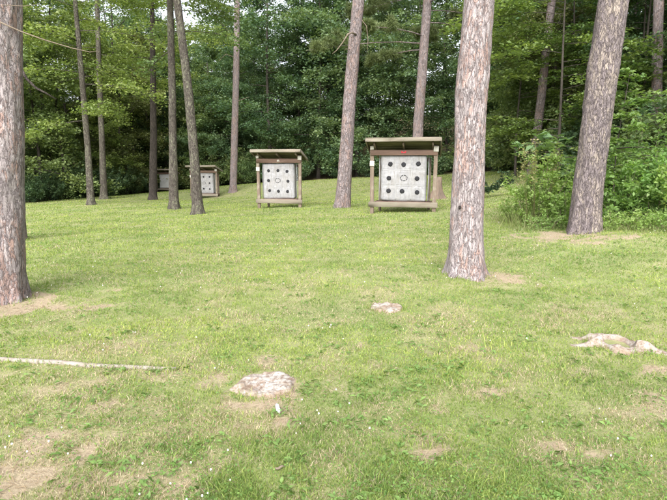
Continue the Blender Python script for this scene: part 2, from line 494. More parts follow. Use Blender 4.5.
def leaves(pos, size, nrm_tilt, pal, asp=.62, fold=.18, up=1.0, rng=RNG, colw=None, droop=.25):
    """kite shaped leaves: arrays of vertices, quads and colours"""
    n = len(pos)
    th = rng.random(n) * 2 * pi
    nr = rng.normal(size=(n, 3)) * nrm_tilt; nr[:, 2] += up; nr /= np.linalg.norm(nr, axis=1)[:, None]
    ax = np.stack([np.cos(th), np.sin(th), -droop * np.ones(n)], -1)
    ax -= nr * (ax * nr).sum(1)[:, None]; ax /= np.linalg.norm(ax, axis=1)[:, None] + 1e-9
    sd = np.cross(nr, ax)
    s = (size * (.6 + .8 * rng.random(n)))[:, None]
    b = pos - ax * s * .5; t = pos + ax * s * .5; mid = pos - ax * s * .06 + nr * s * fold * .5
    l = mid + sd * s * asp * .5; r = mid - sd * s * asp * .5
    b = b - nr * s * fold * .2; t = t - nr * s * fold * .6
    V = np.stack([b, r, t, l], 1).reshape(-1, 3)
    Q = np.arange(n * 4).reshape(-1, 4)
    pal = np.array(pal); k = rng.integers(0, len(pal), n) if colw is None else np.clip((colw * len(pal)).astype(int), 0, len(pal) - 1)
    c = pal[k] * (.8 + .4 * rng.random(n))[:, None]
    return V, Q, np.repeat(c, 4, 0)


PAL = {
    'deep': [(.078, .135, .075), (.10, .165, .085), (.135, .205, .10), (.17, .235, .115)],
    'mid': [(.105, .16, .068), (.14, .205, .082), (.18, .25, .10), (.215, .28, .112)],
    'light': [(.15, .21, .066), (.19, .255, .08), (.235, .30, .095), (.27, .325, .11)],
    'olive': [(.15, .175, .075), (.185, .21, .088), (.225, .24, .10), (.165, .195, .08)],
}


def branchy(H, hb, R, nb, nleaf, lsize, pal, rng, prof='round', trunk_r=.18, tilt=.55, layer=.14, lean=(0, 0), stems=1, elev=(.05, .55), twigs=True, spread=.22, trunkbend=.4, az=None, subn=11, vz=.18):
    """broadleaf tree: returns (trunk V,Q), (crown V,Q,col)"""
    tb = MB()
    zz = np.linspace(-.3, H * .96, 16); ph = rng.random() * 6
    tx = lean[0] * zz + trunkbend * np.sin(zz / H * 4 + ph) * zz / H; ty = lean[1] * zz + trunkbend * np.cos(zz / H * 3.3 + ph) * zz / H
    tr = trunk_r * (1 - zz / H * .85); tr[0] *= 1.5; tr[1] *= 1.05
    tb.tube(np.stack([tx, ty, zz], -1), tr, 10, .12)
    A = []; B = []; Wt = []
    for i in range(nb):
        f = (i + rng.random()) / nb
        h = hb + (H * .97 - hb) * f ** .9
        if prof == 'round': L = R * (1.0 - .75 * max(0, f - .45) / .55) * (.75 + .4 * rng.random())
        elif prof == 'cone': L = R * (1.02 - .85 * f) * (.7 + .5 * rng.random())
        else: L = R * (.55 + .6 * sin(pi * min(1, f * .9 + .1))) * (.7 + .5 * rng.random())
        th = rng.random() * 2 * pi if az is None else rng.normal(az[0], az[1])
        e = elev[0] + (elev[1] - elev[0]) * f + rng.normal() * .12
        x0 = np.interp(h, zz, tx); y0 = np.interp(h, zz, ty)
        s = np.linspace(0, 1, 7); dr = L * .22 * s ** 2.2
        bx = x0 + np.cos(th + .25 * s * rng.normal()) * L * s; by = y0 + np.sin(th + .25 * s * rng.normal()) * L * s
        bz = h + np.tan(e) * L * s - dr
        pts = np.stack([bx, by, bz], -1)
        tb.tube(pts, np.linspace(max(.014, trunk_r * .28 * (1 - f * .5)), .006, 7), 5)
        ns = subn
        for k in range(ns):
            t = .22 + .78 * (k + rng.random()) / ns
            p = np.array([np.interp(t, s, pts[:, j]) for j in range(3)])
            sl = L * .42 * (1.15 - t * .75) * (.7 + .6 * rng.random()) + .15
            a2 = th + (1 if k % 2 else -1) * (.5 + .7 * rng.random()) * (1.05 - .5 * t)
            q = p + np.array([cos(a2) * sl, sin(a2) * sl, sl * (rng.normal() * vz - .06)])
            if twigs: tb.tube([p, (p + q) / 2 + [0, 0, .03 * sl], q], [.008, .006, .003], 3)
            A.append(p); B.append(q); Wt.append(sl)
    A = np.array(A); B = np.array(B); Wt = np.array(Wt) ** 1.1; Wt /= Wt.sum()
    k = rng.choice(len(A), nleaf, p=Wt); s = rng.beta(1.6, 1.0, nleaf)[:, None]
    ln = np.linalg.norm(B - A, axis=1)[k][:, None]
    off = rng.normal(size=(nleaf, 3)) * [1, 1, layer / spread] * np.clip(spread * (.5 + .5 * ln), .06, .6)
    pos = A[k] + (B - A)[k] * s + off
    pos[:, 2] -= .10 * s[:, 0] ** 2 * ln[:, 0]
    tone = rng.random(len(A))[k] * .6 + rng.random(nleaf) * .4
    V, Qd, col = leaves(pos, lsize, tilt, pal, rng=rng, colw=tone)
    return tb, (V, Qd, col)


def pine_crown(zc, H, R, nb, ntuft, rng, cx=lambda z: 0.0, cy=lambda z: 0.0, pal=None, need=.17, az=None, nw=.0045):
    """whorled pine crown: twigs mesh and needle tufts; positions relative to the tree base"""
    pal = pal or [(.07, .105, .035), (.09, .125, .045), (.055, .09, .03)]
    tb = MB(); T = []
    for i in range(nb):
        f = (i + rng.random()) / nb; h = zc + (H - zc) * f
        L = R * (1 - f * .75) * (.6 + .6 * rng.random()); th = rng.random() * 2 * pi if az is None else rng.normal(*az)
        s = np.linspace(0, 1, 6)
        pts = np.stack([cx(h) + np.cos(th) * L * s, cy(h) + np.sin(th) * L * s, h + L * (.15 * s - .3 * s ** 2 + .12 * s ** 3 + .25 * f * s)], -1)
        tb.tube(pts, np.linspace(.035 * (1 - f * .5), .008, 6), 5)
        for k in range(12):
            t = .3 + .7 * rng.random(); p = np.array([np.interp(t, s, pts[:, j]) for j in range(3)])
            sl = L * .3 * (1.2 - t); a2 = th + (1 if k % 2 else -1) * (.4 + .7 * rng.random())
            q = p + np.array([cos(a2) * sl, sin(a2) * sl, sl * (.1 + .25 * rng.normal())])
            tb.tube([p, (p + q) / 2, q], [.008, .006, .004], 3)
            T.append((p, q))
    A = np.array([t[0] for t in T]); B = np.array([t[1] for t in T])
    k = rng.integers(0, len(A), ntuft); s = rng.beta(2, 1, ntuft)[:, None]
    c = A[k] + (B - A)[k] * s + rng.normal(size=(ntuft, 3)) * .05
    m = 18
    d = rng.normal(size=(ntuft, m, 3)); d[..., 2] += .35; d /= np.linalg.norm(d, axis=2)[..., None]
    ln = need * (.7 + .6 * rng.random((ntuft, m, 1)))
    w = np.cross(d, rng.normal(size=(ntuft, m, 3))); w /= np.linalg.norm(w, axis=2)[..., None]; w *= nw
    b = c[:, None, :] + 0 * d; t = b + d * ln
    V = np.stack([b - w, b + w, t + w * .5, t - w * .5], 2).reshape(-1, 3)
    Qd = np.arange(len(V)).reshape(-1, 4)
    pc = np.array(pal)[rng.integers(0, len(pal), ntuft)] * (.8 + .4 * rng.random(ntuft))[:, None]
    return tb, (V, Qd, np.repeat(pc, m * 4, 0))


def copy_tree(root, loc, rz, sc=(1, 1, 1), **k):
    r = root.copy(); C.objects.link(r); r.location = tuple(float(v) for v in loc); r.rotation_euler = (0, 0, rz); r.scale = sc
    tag(r, **k)
    for ch in list(root.children):
        c = ch.copy(); C.objects.link(c); c.parent = r
        for g in list(ch.children):
            d = g.copy(); C.objects.link(d); d.parent = c
    return r


# ------------------------------------------------------------------ the individual trees of the lawn
def lawn_tree(name, label, path, Y, rads, H, bark, seed, nseg=40, step=.06, flare=.5, crown='pine', group=None, cz=None, R=2.6, leafp=None, branches=(), fl_h=.22, rough=.03, lobes=5, crown_kw=None, baseY=None):
    """path: photograph points from the foot up; rads in metres at those points"""
    pts = np.array([at(px, py, Y) for px, py in path])
    x0, y0 = pts[0, 0], pts[0, 1]; z0 = gz1(x0, y0)
    pts[0, 2] = z0
    d = (pts[-1] - pts[-2]); d = d / d[2]
    top = pts[-1].copy(); ext = []
    zt = z0 + H
    for k in range(1, 5):
        q = top + d * (zt - top[2]) * k / 4 * np.array([.7, .7, 1]); ext.append(q)
    allp = np.concatenate([pts, ext]); r0 = rads[-1]
    rr = np.concatenate([rads, [r0 * (1 - .85 * k / 4) for k in range(1, 5)]])
    loc = np.array([x0, y0, z0]); L = allp - loc
    root = empty(name, loc, label=label, cat='tree', group=group)
    V, Q = bark_trunk(L, rr, nseg, step, lobes, flare, seed, rough, fl_h, hfine=top[2] - z0 + .5)
    tv = MB(); tv.add(V, Q)
    rng = np.random.default_rng(seed)
    cz = cz if cz is not None else H * .62
    fx = lambda h: float(np.interp(h, L[:, 2], L[:, 0])); fy = lambda h: float(np.interp(h, L[:, 2], L[:, 1]))
    kw = crown_kw or {}
    if crown == 'pine':
        tb, (cv, cq, cc) = pine_crown(cz, H, R, kw.get('nb', 16), kw.get('nt', 500), rng, fx, fy, kw.get('pal'), need=kw.get('need', .17), az=kw.get('az'), nw=kw.get('nw', .0045))
        mat = M['needle']
    else:
        tb, (cv, cq, cc) = branchy(H, cz, R, kw.get('nb', 16), kw.get('nl', 6000), kw.get('ls', .13), leafp, rng, prof=kw.get('prof', 'round'), trunk_r=.1, tilt=kw.get('tilt', .5), lean=(L[-1, 0] / H, L[-1, 1] / H), trunkbend=0, layer=kw.get('layer', .1), spread=.2, elev=kw.get('elev', (.0, .5)), subn=kw.get('subn', 11))
        tb.V = tb.V[1:]; q0 = tb.Q[1:]; sh = None
        n0 = 18 * 10
        tb.Q = [q - n0 for q in q0]; tb.C = tb.C[1:]; tb.n -= n0
        mat = M['leaf']
    for v, q, c in zip(tb.V, tb.Q, tb.C): pass
    bt = MB(); bt.n = 0
    base = len(V)
    Vb = np.concatenate(tb.V); Qb = np.concatenate(tb.Q) + base
    me = quadmesh('trunk', np.concatenate([V, Vb]), np.concatenate([Q, Qb]), None, bark, True)
    link('trunk', me, root)
    link('crown', quadmesh('crown', cv, cq, cc, mat), root)
    for (bp, by, brad, bm) in branches:
        bpts = np.array([at(px, py, yy) for (px, py), yy in zip(bp, by)]) - loc
        b = MB(); b.tube(bpts, brad, 7, .15)
        link('dead_branch', b.mesh('dead_branch', bm, True), root)
    return root


DW = M['dead_wood']
r_ = lambda px, Y: pxw(px, Y) / 2
# left edge, near
lawn_tree('pine_tree', 'big reddish grey pine trunk cut off by the left edge of the photo', [(-1, 303), (-1, 200), (-2, 100), (-3, 0)], 6.0,
          [r_(49, 6), r_(46, 6), r_(43.5, 6), r_(41, 6)], 21, M['pine_bark'], 1, 84, .035, .35, rough=.05, branches=[
    ([(-12, 12), (0, 22), (20, 31), (45, 40), (72, 48), (90, 52), (100, 51)], [5.8, 5.72, 5.7, 5.7, 5.75, 5.8, 5.85], [.008, .008, .007, .006, .005, .004, .002], DW),
    ([(-8, 5), (6, 5), (24, 6), (40, 4)], [5.8, 5.7, 5.68, 5.7], [.004, .003, .003, .0015], DW)])
lawn_tree('pine_tree', 'thin trunk almost wholly hidden behind the big pine at the left edge', [(16.5, 234), (16, 150), (15, 0)], 12.0, [r_(16, 12), r_(14, 12), r_(12, 12)], 16,
          M['pine_bark_far'], 2, 24, .1, .3, branches=[([(18, 62), (26, 78), (36, 88), (46, 93), (56, 99)], [12, 11.9, 11.8, 11.8, 11.8], [.035, .03, .026, .02, .01], M['dark_bark'])])
lawn_tree('hardwood_tree', 'slender grey tree left of another, with leafy sprays low on its left-leaning trunk', [(91, 206), (88, 150), (82, 80), (75, 0)], 28.6, [r_(7, 28.6), r_(6, 28.6), r_(5, 28.6), r_(4, 28.6)], 15,
          M['lichen_bark'], 3, 20, .12, .6, crown='leaf', cz=4.3, R=3.6, leafp=PAL['light'], crown_kw=dict(nb=22, nl=11000, ls=.15, prof='oval', elev=(-.05, .5)))
lawn_tree('hardwood_tree', 'slim straight tree standing close behind the slender tree with low leafy sprays', [(104, 200), (102, 140), (99, 70), (97, 0)], 36, [r_(7, 36), r_(5.5, 36), r_(4.6, 36), r_(4, 36)], 17,
          M['lichen_bark'], 4, 20, .12, .6, crown='leaf', cz=7.5, R=3.4, leafp=PAL['light'], crown_kw=dict(nb=18, nl=9000, ls=.17, prof='oval'))
lawn_tree('hardwood_tree', 'dark barked tree just left of the farthest target shelter', [(153, 201), (153.5, 140), (153, 80), (152, 0)], 34, [r_(8, 34), r_(6.6, 34), r_(6, 34), r_(4, 34)], 17,
          M['dark_bark'], 5, 22, .12, .5, crown='leaf', cz=7.2, R=3.6, leafp=PAL['light'], crown_kw=dict(nb=20, nl=10000, ls=.16, prof='oval'))
lawn_tree('hardwood_tree', 'lichen speckled straight trunk in front of the farthest target shelter', [(174, 209.5), (173, 150), (172, 80), (170, 0)], 23, [r_(9.5, 23), r_(7.6, 23), r_(7, 23), r_(6, 23)], 16,
          M['lichen_bark'], 6, 26, .08, .5, crown='leaf', cz=6.4, R=3.2, leafp=PAL['mid'], crown_kw=dict(nb=20, nl=10000, ls=.13, prof='oval'))
lawn_tree('hardwood_tree', 'curved trunk leaning left in front of the small third target shelter', [(198, 214.5), (196, 180), (192, 130), (187, 80), (181, 30), (177, 0)], 19.6,
          [r_(11, 19.6), r_(9.6, 19.6), r_(9, 19.6), r_(8.3, 19.6), r_(7.5, 19.6), r_(7, 19.6)], 15, M['lichen_bark'], 7, 30, .06, .55, crown='leaf', cz=8.0, R=2.8, leafp=PAL['mid'], crown_kw=dict(nb=14, nl=7000, ls=.13))
lawn_tree('pine_tree', 'thin pale pine trunk between the third shelter and the second shelter', [(233, 188), (235, 120), (236.5, 60), (237, 0)], 38, [r_(7.5, 38), r_(6.6, 38), r_(5.8, 38), r_(5, 38)], 22,
          M['pine_bark_far'], 8, 22, .12, .4, cz=14.5, R=3.0, branches=[
    ([(236, 38), (228, 30), (222, 24), (214, 20)], [38, 37.8, 37.6, 37.5], [.05, .04, .03, .015], M['dark_bark']),
    ([(236, 58), (226, 54), (219, 60)], [38, 37.8, 37.6], [.03, .02, .01], DW),
    ([(236, 102), (243, 99), (249, 97)], [38, 37.8, 37.6], [.03, .02, .01], DW)])
lawn_tree('pine_tree', 'pine leaning right with a broken hanging branch, between the two large shelters', [(342.5, 209), (345, 170), (349.5, 100), (354, 45), (358.5, 0)], 19.0,
          [r_(15.5, 19), r_(13.8, 19), r_(12.5, 19), r_(11.6, 19), r_(11, 19)], 20, M['pine_bark_far'], 9, 36, .06, .3, branches=[
    ([(356, 34.5), (352, 32.5), (348, 34), (343, 42), (337, 50), (332, 54)], [18.8, 18.6, 18.5, 18.4, 18.4, 18.4], [.035, .03, .028, .022, .016, .008], DW),
    ([(362, 20), (366.5, 26), (368, 40), (367, 54)], [18.9, 18.8, 18.8, 18.8], [.012, .012, .01, .006], DW),
    ([(345, 49), (351, 49)], [18.6, 18.9], [.01, .014], DW)], cz=13)
lawn_tree('pine_tree', 'pine trunk rising behind the roof of the nearest target shelter', [(416, 190), (418.5, 120), (423, 60), (427.5, 0)], 27, [r_(12, 27), r_(10, 27), r_(9, 27), r_(8, 27)], 20,
          M['pine_bark_far'], 10, 28, .08, .3, cz=6.6, R=5.6, crown_kw=dict(nb=34, nt=8000, nw=.011, az=(3.3, 1.3), pal=[(.15, .18, .07), (.18, .21, .085), (.12, .15, .06)], need=.22))
lawn_tree('pine_tree', 'big pinkish grey flaky pine trunk just right of the nearest target shelter', [(466, 277), (466.5, 230), (468.5, 170), (472, 90), (479, 0)], 7.4,
          [r_(37, 7.4), r_(33.5, 7.4), r_(31.5, 7.4), r_(30.5, 7.4), r_(29, 7.4)], 22, M['pine_bark'], 11, 96, .03, .42, fl_h=.16, rough=.05, branches=[([(460, 207), (459.3, 208.5)], [7.26, 7.12], [.024, .014], M['dark_bark'])])
lawn_tree('pine_tree', 'thick furrowed brown trunk leaning right in front of the weedy thicket', [(584, 232), (588, 190), (595, 130), (603, 70), (613.5, 0)], 10.5,
          [r_(31, 10.5), r_(28.5, 10.5), r_(27.5, 10.5), r_(27.5, 10.5), r_(26.5, 10.5)], 21, M['furrowed_bark'], 12, 96, .035, .2, fl_h=.2, rough=.06)
lawn_tree('pine_tree', 'straight slim pine trunk rising from the thicket at the right edge', [(656.5, 186), (656.5, 110), (657.5, 50), (658.5, 0)], 20, [r_(10.5, 20), r_(9.5, 20), r_(9, 20), r_(8.5, 20)], 19,
          M['pine_bark_far'], 13, 30, .07, .25)
lawn_tree('pine_tree', 'slender pine half hidden by maple leaves, behind the brown tipped weeds', [(531, 178), (536, 140), (541, 100), (546, 50), (552, 0)], 26, [r_(10, 26), r_(8.5, 26), r_(8, 26), r_(7.5, 26), r_(7, 26)], 19,
          M['pine_bark_far'], 14, 26, .09, .25)

# ------------------------------------------------------------------ woods
protos = []
specs = [  # H, hb, R, nb, nleaf, lsize, palette, profile
    (19, 2.0, 4.8, 38, 32000, .20, 'deep', 'round'), (17, 1.4, 4.4, 36, 30000, .195, 'mid', 'round'), (20, 2.6, 5.0, 40, 32000, .205, 'deep', 'oval'),
    (16, 1.0, 4.6, 36, 30000, .19, 'mid', 'cone'), (18, 2.2, 4.2, 36, 24000, .185, 'light', 'oval'), (15, 1.8, 4.4, 32, 22000, .19, 'olive', 'round')]
for i, (H, hb, R, nb, nl, ls, pal, prof) in enumerate(specs):
    rng = np.random.default_rng(100 + i)
    tb, (V, Qd, col) = branchy(H, hb, R, nb, nl, ls, PAL[pal], rng, prof, .17, tilt=.55, twigs=False, elev=(-.0, .7), spread=.19, layer=.11, vz=.42, subn=12)
    protos.append((tb.mesh('trunk', M['grey_bark'], True), quadmesh('crown', V, Qd, col, M['leaf'])))

woods_label = {0: 'dark green broadleaf tree in the dense woods beyond the lawn', 1: 'mid green broadleaf tree in the dense woods beyond the lawn', 2: 'tall dark broadleaf tree in the dense woods beyond the lawn',
               3: 'low branched green broadleaf tree in the dense woods beyond the lawn', 4: 'light yellow green tree in the dense woods beyond the lawn', 5: 'olive green broadleaf tree in the dense woods beyond the lawn'}
roots = {}


def wood_tree(x, y, kind, s=1.0, sz=1.0):
    z = gz1(x, y) - .05; rz = random.uniform(0, 6.28)
    if kind not in roots:
        r = empty('broadleaf_tree', (x, y, z), rz, label=woods_label[kind], cat='tree', group='trees of the woods beyond the lawn')
        link('trunk', protos[kind][0], r); link('crown', protos[kind][1], r); r.scale = (s, s, s * sz); roots[kind] = r
        return r
    return copy_tree(roots[kind], (x, y, z), rz, (s, s, s * sz))


def along(off, step, jit):
    """points outside the wood edge at a given distance behind it"""
    out = []; acc = 0
    seg = np.diff(edge, axis=0); 
    for i in range(len(seg)):
        L = np.hypot(*seg[i]); u = seg[i] / L
        t = acc
        while t < L:
            p = edge[i] + u * t; r = np.hypot(*p); q = p * (1 + off / r)
            q = q + np.array([random.uniform(-jit, jit), random.uniform(-jit, jit)])
            a = atan2(q[0], q[1])
            if -.78 < a < .80: out.append(q)
            t += step
        acc = t - L
    return out


def kind_for(x, y):
    px = CX + F * x / max(y, 1)
    if px < 240: w = [.1, .3, .1, .15, .3, .15]
    elif px < 470: w = [.35, .15, .3, .15, .0, .05]
    else: w = [.2, .3, .1, .3, .05, .05]
    return random.choices(range(6), w)[0]


for off, step, jit in ((3.2, 4.6, 1.0), (8.5, 5.5, 1.5), (15, 6.5, 2)):
    for q in along(off, step, jit):
        if q[1] < 14: continue
        s = random.uniform(.8, 1.12)
        if q[1] < 30 and off < 5: s *= .62
        wood_tree(q[0], q[1], kind_for(*q), s, random.uniform(.92, 1.1))
# far mass
V_, Q_, C_, n_ = [], [], [], 0
for off, step, jit in ((24, 6.5, 2), (34, 7, 3), (48, 9, 3)):
    for q in along(off, step, jit):
        k = random.choice([0, 1, 2, 3, 5]); me = protos[k][1]
        n = len(me.vertices); co = np.empty(n * 3, np.float32); me.vertices.foreach_get('co', co); co = co.reshape(-1, 4, 3)
        cl = np.empty(n * 4, np.float32); me.attributes['col'].data.foreach_get('color', cl); cl = cl.reshape(-1, 4, 4)[..., :3]
        sel = RNG.random(len(co)) < .28; co = co[sel]; cl = cl[sel]
        ce = co.mean(1, keepdims=True); co = ce + (co - ce) * 1.7
        a = random.uniform(0, 6.28); s = random.uniform(.9, 1.15); Rm = np.array([[cos(a), -sin(a), 0], [sin(a), cos(a), 0], [0, 0, 1]])
        co = co.reshape(-1, 3) @ Rm.T * s + np.array([q[0], q[1], gz1(q[0], q[1])])
        V_.append(co); C_.append(cl.reshape(-1, 3)); Q_.append(np.arange(len(co)).reshape(-1, 4) + n_); n_ += len(co)
link('far_woods', quadmesh('far_woods', np.concatenate(V_), np.concatenate(Q_), np.concatenate(C_), M['leaf']), label='mass of dark foliage deep in the woods behind the front trees', cat='woods', kind='stuff')

# bare pole trunks in the woods
tb_roots = None
for (px, Yd, r, lx) in ((437, 50, .16, .3), (447, 47, .13, -.4), (495, 48, .15, .1), (452, 46, .10, .5), (505, 44, .16, -.2), (62, 38, .1, .1), (125, 46, .12, -.2), (48, 40, .12, .2), (300, 52, .12, .1), (330, 50, .1, -.1), (388, 50, .13, .2)):
    p = at(px, 170, Yd); z = gz1(p[0], p[1])
    h = 17; zz = np.linspace(-.2, h, 12)
    pts = np.stack([lx * zz / h * 2 + .15 * np.sin(zz + px), .1 * np.cos(zz * .7 + px), zz], -1)
    b = MB(); b.tube(pts, r * (1 - zz / h * .6), 9, .1)
    for k in range(5):
        h0 = random.uniform(5, 15); a = random.uniform(0, 6.28); L = random.uniform(1.5, 3)
        o = np.array([np.interp(h0, zz, pts[:, 0]), np.interp(h0, zz, pts[:, 1]), h0])
        b.tube([o, o + [cos(a) * L * .5, sin(a) * L * .5, L * .45], o + [cos(a) * L, sin(a) * L, L * 1.1]], [r * .35, r * .25, r * .1], 5)
    rt = empty('bare_tree', (p[0], p[1], z), label='dark bare stemmed tree standing inside the shade of the woods', cat='tree', group='dark stems inside the woods')
    link('trunk', b.mesh('trunk', M['dark_bark'], True), rt)
    rng = np.random.default_rng(int(px)); n = 900
    A = rng.random(n) * 6.28; rr = rng.random(n) ** .5 * 1.9
    pos = np.stack([pts[-1, 0] * .9 + np.cos(A) * rr, np.sin(A) * rr, 14.5 + rng.normal(size=n) * 1.5], -1)
    cv, cq, cc = leaves(pos, .2, .6, PAL['deep'], rng=rng)
    link('crown', quadmesh('crown', cv, cq, cc, M['leaf']), rt)

# understory shrubs along the foot of the woods
def shrub_mesh(H, R, ns, nleaf, ls, pal, seed, up=.7, tilt=.6, low=.1, stem=.012, asp=.6):
    rng = np.random.default_rng(seed); b = MB(); A = []; B = []
    for i in range(ns):
        a = rng.random() * 6.28; sp = rng.random() ** .6 * R; h = H * (1 - .45 * (sp / R) ** 2) * (.7 + .35 * rng.random())
        o = np.array([cos(a), sin(a), 0]) * sp * .25; t = np.array([cos(a) * sp, sin(a) * sp, h])
        m = (o + t) / 2 + np.array([0, 0, h * .12]); b.tube([o - [0, 0, .1], m, t], [stem, stem * .7, stem * .3], 4)
        for k in range(7):
            f = low + (1 - low) * rng.random(); p = (o * (1 - f) ** 2 + 2 * f * (1 - f) * m + f * f * t)
            a2 = rng.random() * 6.28; L = R * .38 * (1.1 - f * .6)
            A.append(p); B.append(p + np.array([cos(a2) * L, sin(a2) * L, L * (.25 + .3 * rng.normal())]))
    A = np.array(A); B = np.array(B); k = rng.integers(0, len(A), nleaf); s = rng.random(nleaf)[:, None]
    pos = A[k] + (B - A)[k] * s + rng.normal(size=(nleaf, 3)) * .05 * R; pos[:, 2] = np.maximum(pos[:, 2], .03)
    V, Q, c = leaves(pos, ls, tilt, pal, asp=asp, up=up, rng=rng, colw=rng.random(len(A))[k] * .6 + rng.random(nleaf) * .4)
    return b, (V, Q, c)


shp = []
for i, (H, R, pal) in enumerate(((2.6, 1.9, 'deep'), (1.7, 1.6, 'deep'), (3.4, 2.0, 'mid'))):
    b, (V, Q, c) = shrub_mesh(H, R, 26, 5200, .15, PAL[pal], 200 + i)
    shp.append((b.mesh('stems', M['grey_bark'], True), quadmesh('foliage', V, Q, c, M['leaf'])))
shr = {}
for off, step in ((.8, 2.9), (3.2, 3.4)):
    for q in along(off, step, .6):
        if q[1] < 17: continue
        k = random.randrange(3); s = random.uniform(.6, 1.15)
        if k not in shr:
            r = empty('woodland_shrub', (q[0], q[1], gz1(*q)), random.uniform(0, 6), label='dark green understory shrub at the foot of the woods', cat='shrub', group='understory shrubs along the edge of the woods')
            link('stems', shp[k][0], r); link('foliage', shp[k][1], r); r.scale = (s,) * 3; shr[k] = r
        else: copy_tree(shr[k], (q[0], q[1], gz1(*q)), random.uniform(0, 6), (s,) * 3)

# ------------------------------------------------------------------ maples and saplings on the right
def near_tree(name, label, px, py, Y, H, hb, R, nb, nl, ls, pal, seed, r=.07, **kw):
    p = at(px, py, Y); z = gz1(p[0], p[1]); rng = np.random.default_rng(seed)
    tb, (V, Q, c) = branchy(H, hb, R, nb, nl, ls, pal, rng, trunk_r=r, twigs=True, **kw)
    rt = empty(name, (p[0], p[1], z), label=label, cat='tree')
    link('trunk', tb.mesh('trunk', M['grey_bark'], True), rt); link('crown', quadmesh('crown', V, Q, c, M['leaf']), rt)
    return rt


MAPL = [(.10, .155, .06), (.135, .20, .07), (.18, .255, .085), (.23, .30, .105)]
mk = dict(prof='oval', tilt=.34, layer=.035, spread=.17, elev=(-.05, .3), trunkbend=.2, subn=13)
near_tree('maple_tree', 'tall maple with layered leafy branches filling the gap between the two thickest right trunks', 555, 190, 22, 10.5, 1.6, 3.6, 26, 15000, .155, MAPL, 301, **mk)
near_tree('maple_tree', 'smaller maple whose leafy boughs spread left of the pale slender pine', 515, 176, 27, 8, 2.2, 3.0, 18, 8000, .17, MAPL, 302, **mk)
near_tree('maple_tree', 'leafy maple behind the leaning furrowed trunk, right of it', 628, 200, 22.5, 10.5, 1.8, 3.0, 22, 11000, .14, MAPL, 303, **mk)
near_tree('maple_tree', 'maple boughs reaching in at the right edge behind the slim pine', 705, 200, 24, 10, 1.6, 3.0, 22, 10000, .14, MAPL, 304, **mk)
near_tree('maple_sapling', 'spindly bright green sapling just right of the furrowed trunk', 612, 222, 12.6, 3.6, .5, 1.25, 16, 1700, .12, [(.14, .23, .08), (.19, .29, .10), (.24, .34, .13)], 305, r=.022, prof='cone', tilt=.3, layer=.03, spread=.14, elev=(.1, .5), trunkbend=.15, subn=6)
near_tree('broad_leaved_sapling', 'sapling with large pale drooping leaves beside the leaning trunk', 553, 226, 13, 2.2, 1.2, .75, 9, 220, .24, [(.16, .25, .12), (.21, .31, .15), (.26, .36, .18)], 306, r=.016, prof='oval', tilt=.3, layer=.04, spread=.1, elev=(.0, .4), trunkbend=.12, subn=4)
near_tree('maple_sapling', 'leafy sapling at the right edge with boughs over the weeds', 676, 222, 12.2, 2.4, .6, 1.2, 14, 1600, .12, [(.12, .2, .07), (.16, .26, .09), (.2, .3, .11)], 307, r=.022, prof='oval', tilt=.3, layer=.03, spread=.15, elev=(.0, .4), trunkbend=.15, subn=7)

WEED = [(.19, .26, .08), (.25, .33, .11), (.30, .38, .14), (.35, .40, .18)]


def weed(name, label, px, py, Y, H, R, ns, nl, ls, pal, seed, cat='shrub', grass=0, heads=None, tilt=.6, asp=.55):
    p = at(px, py, Y); z = gz1(p[0], p[1])
    b, (V, Q, c) = shrub_mesh(H, R, ns, nl, ls, pal, seed, tilt=tilt, low=.02, stem=.006, asp=asp)
    rt = empty(name, (p[0], p[1], z), label=label, cat=cat)
    link('stems', b.mesh('stems', M['dead_wood'], True), rt)
    rng = np.random.default_rng(seed + 1)
    grass = int(grass * .6)
    if grass:   # long grass blades through the plant
        g = grassblades(rng.normal(size=(grass, 2)) * R * .55, rng, H * .24, .010, [(.20, .25, .09), (.27, .28, .13), (.33, .30, .17)], None, .75)
        V = np.concatenate([V, g[0]]); Q = np.concatenate([Q, g[1] + len(c)]); c = np.concatenate([c, g[2]])
    link('foliage', quadmesh('foliage', V, Q, c, M['weed_leaf']), rt)
    if heads:
        n = heads * 46; k = rng.integers(0, heads, n)
        hx = rng.normal(size=(heads, 2)) * R * .4; hh = H * (.75 + .32 * rng.random(heads))
        st = MB()
        for i in range(heads): st.tube([(hx[i, 0] * .5, hx[i, 1] * .5, 0), (hx[i, 0] * .8, hx[i, 1] * .8, hh[i] * .6), (hx[i, 0], hx[i, 1], hh[i])], [.007, .005, .003], 4)
        t = rng.random(n)
        pos = np.stack([hx[k, 0] + rng.normal(size=n) * .05, hx[k, 1] + rng.normal(size=n) * .05, hh[k] - t * H * .26], -1)
        V2, Q2, c2 = leaves(pos, .05, 1.0, [(.32, .27, .15), (.36, .31, .18), (.27, .27, .13)], rng=rng)
        vb = np.concatenate(st.V); qb = np.concatenate(st.Q)
        link('seed_heads', quadmesh('seed_heads', np.concatenate([V2, vb]), np.concatenate([Q2, qb + len(V2)]), np.concatenate([c2, np.ones((len(vb), 3)) * [.22, .2, .1]]), M['weed_leaf']), rt)
    return rt


